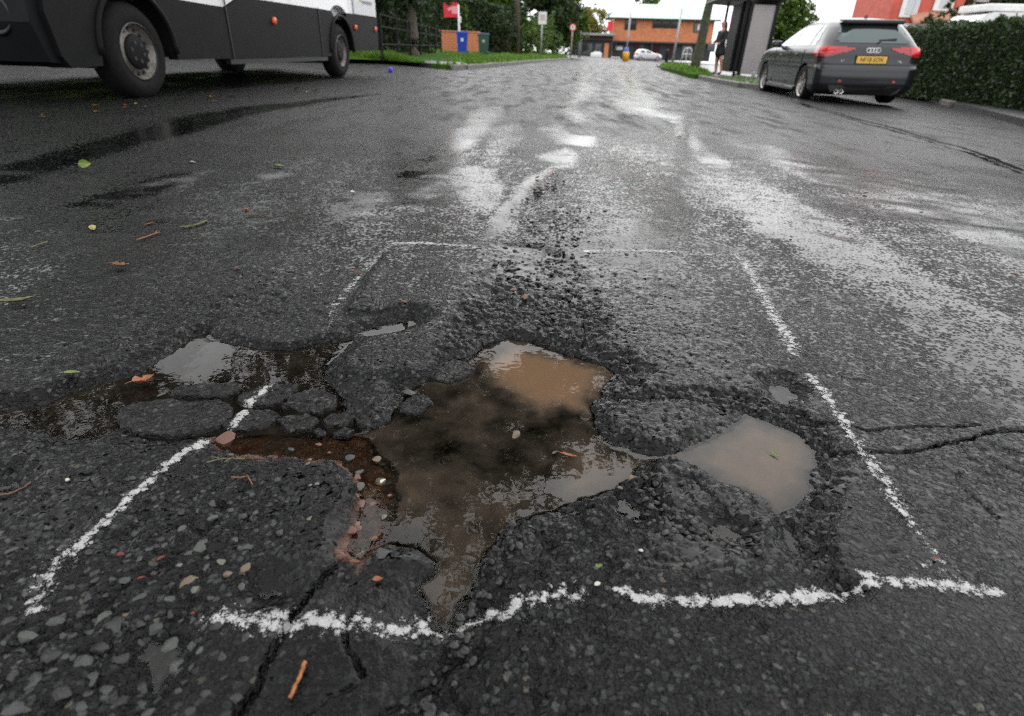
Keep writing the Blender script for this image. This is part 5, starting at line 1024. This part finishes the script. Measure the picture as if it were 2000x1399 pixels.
# bollard, barrier, litter
p = at(1221, 121, 62); bl = empty('bollard', tuple(p)); tag(bl, 'yellow traffic bollard with blue top at the junction', 'bollard'); q = MB(); q.lathe([(.001, 0), (.30, 0), (.30, .75), (.26, .85), (.001, .85)], 20, 'Z'); q.build('body', mat('yellow_bollard', (.80, .42, .02), .4), bl, True); q = MB(); q.lathe([(.20, .85), (.20, 1.15), (.12, 1.2), (.001, 1.2)], 20, 'Z'); q.build('blue_top', mat('blue_lamp', (.05, .14, .55), .4), bl, True)
p = at(1339, 121, 58); br = empty('barrier', tuple(p)); tag(br, 'white tubular barrier beside the mossy trunk', 'barrier'); q = MB(); q.tube([(-.4, 0, 0), (-.35, 0, .7), (-.2, 0, 1.05), (.2, 0, 1.1), (.4, 0, .95), (.4, 0, 0)], .035, 8); q.build('hoop', M_WHITE, br, True); q = MB(); q.cyl((-.36, 0, .6), (.4, 0, .6), .03); q.cyl((0, 0, 0), (0, 0, 1.08), .025); q.build('rail', M_WHITE, br)
p = at(1301, 122, 57); db = empty('bollard', tuple(p)); tag(db, 'short dark bollard on the grass tip', 'bollard'); q = MB(); q.lathe([(.001, 0), (.14, 0), (.12, .8), (.15, .85), (.12, 1.0), (.001, 1.02)], 14, 'Z'); q.build('body', M_DKW, db, True)
p = gp(763, 142); q = MB(); q.lathe([(.001, .0), (.042, 0), (.046, .01), (.046, .06), (.04, .075), (.022, .095), (.001, .095)], 16, 'Z', (p.x, p.y, ground(p.x, p.y))); tag(q.build('bottle_cap', mat('violet_blue_plastic', (.07, .03, .55), .35), None, True), 'violet-blue plastic cap on the road beyond the van', 'litter')
p = at(1470, 153, 22.5); q = MB(); q.lathe([(.001, 0), (.05, 0), (.075, .17), (.08, .175), (.001, .18)], 12, 'Z', (p.x, p.y, g(p.x) + .09)); tag(q.build('paper_cup', M_WHITE, None, True), 'white paper cup on the footway by the shelter', 'litter')
# bus shelter
s0 = at(1462, 153, 23.3); sh = empty('bus_shelter', (s0.x, s0.y, g(s0.x) + .09)); tag(sh, 'dark bus shelter with a grey end panel on the right footway', 'bus shelter'); sh.rotation_euler = (0, R(1.4), R(-6))
M_SHEL = mat('black_shelter_frame', (.006, .006, .0065), .5, noise=.2, nscale=4, spec=.2)
for x, y in ((-.55, 0), (.42, 0), (-.55, 3.4), (.42, 3.4)): box_part(sh, 'post', (x, y, 1.2), (.09, .09, 2.4), M_SHEL)
q = MB(); q.prism([(.62, -.25, 2.36), (.62, -.25, 2.62), (-.55, -.25, 2.66), (-1.35, -.25, 2.50), (-1.38, -.25, 2.42)], (0, 3.95, 0)); q.build('roof', M_SHEL, sh)
q = MB(); q.prism([(-.60, -.20, 2.675), (-1.33, -.20, 2.53), (-1.33, -.20, 2.54), (-.60, -.20, 2.69)], (0, 3.8, 0)); q.build('roof_dome', mat('clouded_plastic', (.55, .57, .58), .25), sh)
box_part(sh, 'end_panel', (.02, -.03, 1.16), (.72, .06, 2.14), mat('grey_advert_panel', (.30, .27, .27), .55, noise=.08, nscale=3)); box_part(sh, 'panel_frame', (-.41, -.02, 1.18), (.10, .08, 2.2), M_SHEL); box_part(sh, 'panel_frame', (.43, -.05, 1.18), (.10, .10, 2.3), M_SHEL)
box_part(sh, 'back_panel', (.40, 1.7, 1.25), (.05, 3.3, 2.2), M_SHEL); box_part(sh, 'advert_box', (-.62, 1.0, 1.20), (.14, 1.5, 2.15), M_SHEL, .03); box_part(sh, 'side_screen', (-.50, .35, 1.25), (.30, .05, 2.2), M_SHEL); box_part(sh, 'bench', (.18, 2.2, .50), (.30, 2.0, .05), M_SHEL); box_part(sh, 'kick_rail', (-.45, .0, .06), (.2, .3, .04), M_SHEL)
# the person waiting at the open side
def skinned(name, J, E_, m, parent, sub=2):
    me = bpy.data.meshes.new(name); me.from_pydata([j[:3] for j in J], E_, []); o = link(name, me, None, parent); md = o.modifiers.new('skin', 'SKIN'); md.use_smooth_shade = True
    for v, j in zip(me.skin_vertices[0].data, J): r = j[3] if isinstance(j[3], tuple) else (j[3], j[3]); v.radius = r
    me.skin_vertices[0].data[0].use_root = True
    sd_ = o.modifiers.new('sub', 'SUBSURF'); sd_.levels = sub; sd_.render_levels = sub
    bpy.context.view_layer.update(); m2 = bpy.data.meshes.new_from_object(o.evaluated_get(bpy.context.evaluated_depsgraph_get())); o.modifiers.clear(); o.data = m2; m2.materials.clear(); m2.materials.append(m); m2.shade_smooth(); return o
pp = at(1398, 146, 23.9); pe = empty('person', (pp.x, pp.y, g(pp.x) + .09), R(-75)); tag(pe, 'person in a dark coat with bare legs waiting at the shelter', 'person'); pe.scale = (.98,) * 3
M_SKIN = mat('skin', (.52, .25, .17), .5); M_COAT = mat('dark_coat', (.012, .012, .016), .8, noise=.3, nscale=12); M_HAIR = mat('dark_hair', (.022, .013, .010), .6); M_SHOE = mat('dark_shoe', (.015, .014, .014), .5); M_BAG = mat('grey_bag', (.10, .10, .115), .6)
skinned('body', [(0, 0, .92, .13), (0, .01, 1.15, .12), (0, .0, 1.40, .12), (0, .01, 1.50, .055), (0, -.02, 1.58, .075), (0, -.03, 1.68, .085), (0, -.02, 1.75, .06), (-.10, 0, .86, .085), (-.11, -.02, .50, .062), (-.11, .02, .28, .055), (-.11, .03, .08, .036), (-.11, -.08, .03, .034), (.10, 0, .86, .085), (.11, .04, .50, .062), (.11, .10, .28, .055), (.11, .13, .08, .036), (.11, .02, .03, .034), (-.19, 0, 1.40, .055), (-.24, -.02, 1.14, .045), (-.18, -.20, 1.02, .036), (-.16, -.27, 1.01, .03), (.19, 0, 1.40, .055), (.24, -.02, 1.14, .045), (.18, -.20, 1.02, .036), (.16, -.27, 1.01, .03)],
        [(0, 1), (1, 2), (2, 3), (3, 4), (4, 5), (5, 6), (0, 7), (7, 8), (8, 9), (9, 10), (10, 11), (0, 12), (12, 13), (13, 14), (14, 15), (15, 16), (2, 17), (17, 18), (18, 19), (19, 20), (2, 21), (21, 22), (22, 23), (23, 24)], M_SKIN, pe)
skinned('coat', [(0, 0, 1.0, (.19, .15)), (0, 0, 1.20, (.18, .15)), (0, 0, 1.42, (.17, .14)), (0, 0, 1.50, .075), (0, .01, .80, (.22, .18)), (0, .02, .56, (.24, .20)), (-.21, 0, 1.40, .075), (-.26, -.02, 1.14, .065), (-.19, -.19, 1.03, .055), (.21, 0, 1.40, .075), (.26, -.02, 1.14, .065), (.19, -.19, 1.03, .055)], [(0, 1), (1, 2), (2, 3), (0, 4), (4, 5), (2, 6), (6, 7), (7, 8), (2, 9), (9, 10), (10, 11)], M_COAT, pe)
skinned('hair', [(0, .01, 1.74, .098), (0, .05, 1.62, .090), (0, .07, 1.48, .085), (0, .08, 1.34, .06)], [(0, 1), (1, 2), (2, 3)], M_HAIR, pe)
for sx in (-1, 1):
    y0 = 0 if sx < 0 else .10
    skinned('shoe', [(sx * .11, .04 + y0, .06, .05), (sx * .11, -.05 + y0, .045, .045), (sx * .11, -.13 + y0, .035, .035)], [(0, 1), (1, 2)], M_SHOE, pe, 1)
    for i in range(5): skinned('finger', [(sx * (.16 - .012 * i + .02), -.26, 1.01, .010), (sx * (.16 - .012 * i + .02), -.31 - .01 * (2 - abs(i - 2)), 1.0, .009), (sx * (.155 - .012 * i + .02), -.33 - .01 * (2 - abs(i - 2)), .975, .008)], [(0, 1), (1, 2)], M_SKIN, pe, 1)
for sx in (-1, 1): q = MB(); q.bm.free(); q.bm = bmesh.new(); bmesh.ops.create_icosphere(q.bm, subdivisions=1, radius=.011, matrix=Matrix.Translation((sx * .032, -.112, 1.685))); q.build('eye', M_BLACK, pe, True)
q = MB(); q.prism([(-.012, -.105, 1.68), (.012, -.105, 1.68), (.016, -.105, 1.64), (-.016, -.105, 1.64)], (0, -.03, -.01)); q.build('nose', M_SKIN, pe, True); q = MB(); q.box((0, -.108, 1.605), (.045, .012, .012), bev=.003); q.build('mouth', mat('lips', (.35, .08, .07), .5), pe)
p = pe.matrix_world; hb_ = MB(); hb_.box((0, -.36, .86), (.30, .14, .26), bev=.04); hb_.tube([(-.1, -.36, .98), (-.1, -.34, 1.06), (.1, -.34, 1.06), (.1, -.36, .98)], .012, 6); hbag = hb_.build('handbag', M_BAG, None, True); hbag.location = pe.location; hbag.rotation_euler = pe.rotation_euler; tag(hbag, 'grey handbag held by the person at the shelter', 'bag')

# ---------------------------------------------------------------- far building at the junction
FB = 118.0; b0, b1 = at(1188, 114, FB), at(1380, 121, FB); W_ = b1.x - b0.x; pb = empty('corner_building', (b0.x, FB, b0.z - .1), R(-3)); tag(pb, 'orange brick building with green roof over a dark ground floor', 'building'); k_ = W_ / 13.5
H1, H2 = 2.75, 6.3
box_part(pb, 'ground_floor', (W_ / 2 + .6, 4, H1 / 2), (W_ - .6, 7, H1), M_DKW); box_part(pb, 'upper_wall', (W_ / 2 + .2, 3.6, (H1 + H2) / 2 + .1), (W_ - .4, 8, H2 - H1), M_BRICKO); box_part(pb, 'fascia', (W_ / 2 + .2, -.45, H1 + .02), (W_ - .2, .25, .28), M_DKW)
q = MB(); q.prism([(-.6, -1.3, H2 + .02), (W_ + .9, -1.3, H2 + .02), (W_ - 1.5, 3.5, H2 + 2.3), (1.6, 3.5, H2 + 2.3)], (0, .01, .18)); q.prism([(-.6, 8.5, H2 + .02), (W_ + .9, 8.5, H2 + .02), (W_ - 1.5, 3.6, H2 + 2.3), (1.6, 3.6, H2 + 2.3)], (0, .01, .18)); q.build('roof', M_COPPER, pb)
box_part(pb, 'eaves', (W_ / 2 + .15, -.9, H2 + .02), (W_ + 1.4, 1.0, .22), M_DKW)
for x0, x1, z0, z1 in ((.13, .245, 4.6, 6.1), (.40, .66, 5.0, 6.1), (.80, .90, 4.5, 6.0)):
    fr_ = MB(); fr_.box((W_ * (x0 + x1) / 2, -.42, (z0 + z1) / 2), (W_ * (x1 - x0), .10, z1 - z0)); wn = fr_.build('window', M_DKW, pb); n_ = max(1, int((x1 - x0) * 14))
    for i in range(n_): box_part(wn, 'pane', (W_ * (x0 + (x1 - x0) * (i + .5) / n_), -.48, (z0 + z1) / 2), (W_ * (x1 - x0) / n_ * .86, .04, (z1 - z0) * .84), M_WIN)
box_part(pb, 'white_blind', (W_ * .855, -.53, 5.3), (.55, .03, .9), M_WHITE); box_part(pb, 'hanging_sign', (-.25, -.8, 5.1), (.95, .15, 1.5), M_REDS); box_part(pb, 'sign_panel', (W_ * .10, .40, 1.75), (1.35, .06, .55), M_WHITE)
for i, x in enumerate((.30, .46, .62, .78, .9)): box_part(pb, 'shop_window', (W_ * x, .44, 1.45), (1.7, .06, 1.9), M_WIN)
box_part(pb, 'pillar', (1.1, -.2, H1 / 2), (.3, .4, H1), M_DKW); box_part(pb, 'pillar', (W_ * .42, -.2, H1 / 2), (.3, .4, H1), M_DKW)
c0, c1 = at(1112, 112, 116), at(1192, 114, 116); an = empty('annexe', (c0.x, 115.5, c0.z - .1), R(-3)); tag(an, 'low dark annexe with grey flat roof left of the orange building', 'building'); Wa = c1.x - c0.x
box_part(an, 'wall', (Wa / 2, 3, 1.45), (Wa, 5, 2.9), M_DKW); box_part(an, 'roof', (Wa / 2, 2.3, 3.75), (Wa + .6, 7, .35), mat('grey_felt_roof', (.28, .29, .30), .6)); box_part(an, 'frieze', (Wa / 2, .2, 3.2), (Wa, .5, .75), mat('dark_brick', (.075, .04, .03), .8)); box_part(an, 'brick_pier', (Wa * .87, .1, 1.2), (.75, .4, 2.4), M_BRICKO); box_part(an, 'shop_window', (Wa * .35, .46, 1.4), (2.6, .06, 1.8), M_WIN); box_part(an, 'door', (Wa * .68, .46, 1.2), (1.1, .06, 2.2), M_WIN)
p = at(1164, 113.5, 100); q = MB(); q.box((p.x, p.y, p.z + .35), (1.7, .8, .7), bev=.2); q.box((p.x + .1, p.y, p.z + .72), (1.0, .6, .3), bev=.1); tag(q.build('stone_planter', M_WHITE, None), 'white planter in front of the low dark annexe', 'planter')
p = at(1202, 115.5, 98); q = MB(); q.box((p.x, p.y, p.z + .22), (1.3, .5, .12), bev=.02); q.box((p.x - .5, p.y, p.z + .1), (.12, .45, .25)); q.box((p.x + .5, p.y, p.z + .1), (.12, .45, .25)); tag(q.build('low_bench', M_WHITE, None), 'pale low bench left of the yellow bollard', 'bench')
# silver hatchback crossing the junction
M_SILV = mat('silver_paint', (.62, .63, .66), .3, .5, coat=.6); f0, f1 = at(1238, 118, 88), at(1292, 120, 88)
fc = empty('small_car', ((f0.x + f1.x) / 2, 88, (f0.z + f1.z) / 2 - .02), R(-90)); tag(fc, 'small silver hatchback in front of the orange brick building', 'car'); kk = (f1.x - f0.x) / 3.95
fc.scale = (kk,) * 3; T2 = [(z * 1.03, w_ * .92, (yr + .35) * .92 - 1.55, (yf + .1) * .92 - 1.55) for z, w_, yr, yf in TAB]; rows2 = loft(refine(T2, .06), n_side=20)
fb2 = bm_obj(shell(rows2), 'body', M_SILV, fc)
for nm, y0, y1 in (('front_window', -.45, .35), ('rear_side_window', -1.25, -.55)): bm_obj(patch(rows2, .99, 1.34, lambda p, k_: p.x > .2 and y0 < p.y < y1 - (p.z - .99) * .6, .008), nm, M_GLASS, fc)
for sx in (-1, 1): bm_obj(patch(rows2, .80, 1.0, lambda p, k_: p.x * sx > .45 and p.y < -1.65, .012), 'tail_light', M_RED, fc)
for sx in (-1, 1):
    for y in (-1.22, 1.22): car_wheel(fc, (sx * .76, y, .30), .30, .20, sx, 5, M_ALLOY)
# houses right, above the hedge
def house(px0, px1, F, z0, hgt, m, label, name='brick_house'):
    a, b = at(px0, 100, F), at(px1, 100, F); root = empty(name, (a.x, F, g(a.x)), R(-12)); tag(root, label, 'house'); W = b.x - a.x
    box_part(root, 'wall', (W / 2, 4, hgt / 2), (W, 8, hgt), m); q = MB(); q.prism([(-.3, -.4, hgt), (W + .3, -.4, hgt), (W + .3, 4, hgt + 2.8), (-.3, 4, hgt + 2.8)], (0, .02, .2)); q.prism([(-.3, 8.4, hgt), (W + .3, 8.4, hgt), (W + .3, 4.05, hgt + 2.8), (-.3, 4.05, hgt + 2.8)], (0, .02, .2)); q.build('roof', mat('roof_tiles', (.10, .05, .04), .8) if 'roof_tiles' not in bpy.data.materials else bpy.data.materials['roof_tiles'], root)
    return root, W
h1, W = house(1716, 1838, 40, 0, 5.6, mat('painted_red_brick', (.52, .10, .065), .75, noise=.2, nscale=2), 'red brick house with white bays above the hedge')
for x, z, w_, hh in ((.26, 4.2, .9, 1.5), (.72, 4.4, 1.0, 1.2), (.30, 2.0, 1.3, 1.9), (.80, 2.0, 1.1, 1.9), (.62, 2.0, .8, 1.9)): wn = box_part(h1, 'window', (W * x, -.06, z), (w_, .10, hh), M_WHITE); box_part(wn, 'pane', (W * x, -.125, z), (w_ * .4, .03, hh * .8), mat('bright_pane', (.5, .52, .54), .08) if 'bright_pane' not in bpy.data.materials else bpy.data.materials['bright_pane']); box_part(wn, 'pane', (W * x + w_ * .3, -.125, z - hh * .1), (w_ * .25, .03, hh * .5), bpy.data.materials['bright_pane'])
q = MB(); q.prism([(W * .30, -.9, 3.1), (W * 1.02, -.9, 3.35), (W * 1.02, -.05, 3.8), (W * .30, -.05, 3.5)], (0, .02, .14)); q.build('porch_roof', mat('pale_tiles', (.45, .22, .14), .7), h1); box_part(h1, 'white_band', (W * .5, -.08, 3.05), (W * .95, .08, .16), M_WHITE)
h2, W = house(1842, 2040, 44, 0, 5.8, M_BRICKR, 'darker red brick house at the far right', 'brick_house')
for x in (.2, .5, .8): wn = box_part(h2, 'window', (W * x, -.06, 4.3), (1.1, .10, 1.3), M_WHITE); box_part(wn, 'pane', (W * x, -.125, 4.3), (.9, .03, 1.1), M_WIN)
p = at(1852, 60, 34); tree('garden_tree', (p.x, p.y, g(p.x)), 3.6, .09, lumps(60, 12, 1.0, 1.6, 4.2), 2200, .10, F_DARK, 'small dark tree in front of the red houses', 60)
p = at(1960, 8, 40); tree('garden_tree', (p.x, p.y, g(p.x)), 5.2, .12, lumps(61, 16, 2.4, 3.0, 6.8), 3600, .12, F_DARK, 'dark tree before the far right house', 61)
# white van beyond the hedge
va, vb = at(1826, 60, 23), at(2075, 60, 23); wv = empty('white_van', (va.x, 23, g(va.x) + .05), R(-4)); tag(wv, 'white van roof and windscreen showing over the hedge', 'van'); Wv = vb.x - va.x; zt = at(1930, 12, 23).z - g(va.x)
q = MB(); q.prism([(.0, 0, .5), (0, 0, 1.15), (.75, 0, zt - .72), (1.35, 0, zt - .42), (1.5, 0, zt - .30), (1.8, 0, zt - .22), (Wv, 0, zt - .20), (Wv, 0, .5)], (0, 1.9, 0)); q.build('body', M_WHITE, wv); q = MB(); q.box((Wv * .66, .95, zt - .08), (Wv * .62, 1.7, .22), bev=.06); q.build('roof_box', M_WHITE, wv)
q = MB(); q.prism([(.45, -.012, zt - .95), (1.0, -.012, zt - .62), (1.5, -.012, zt - .60), (1.5, -.012, zt - .98)], (0, .02, 0)); q.build('door_window', mat('pale_glass', (.45, .47, .48), .08), wv)
for x in (.8, Wv - 1.0): q = MB(); q.cyl((x, -.02, .34), (x, .25, .34), .34, n=20); q.build('wheel', M_TYRE, wv)
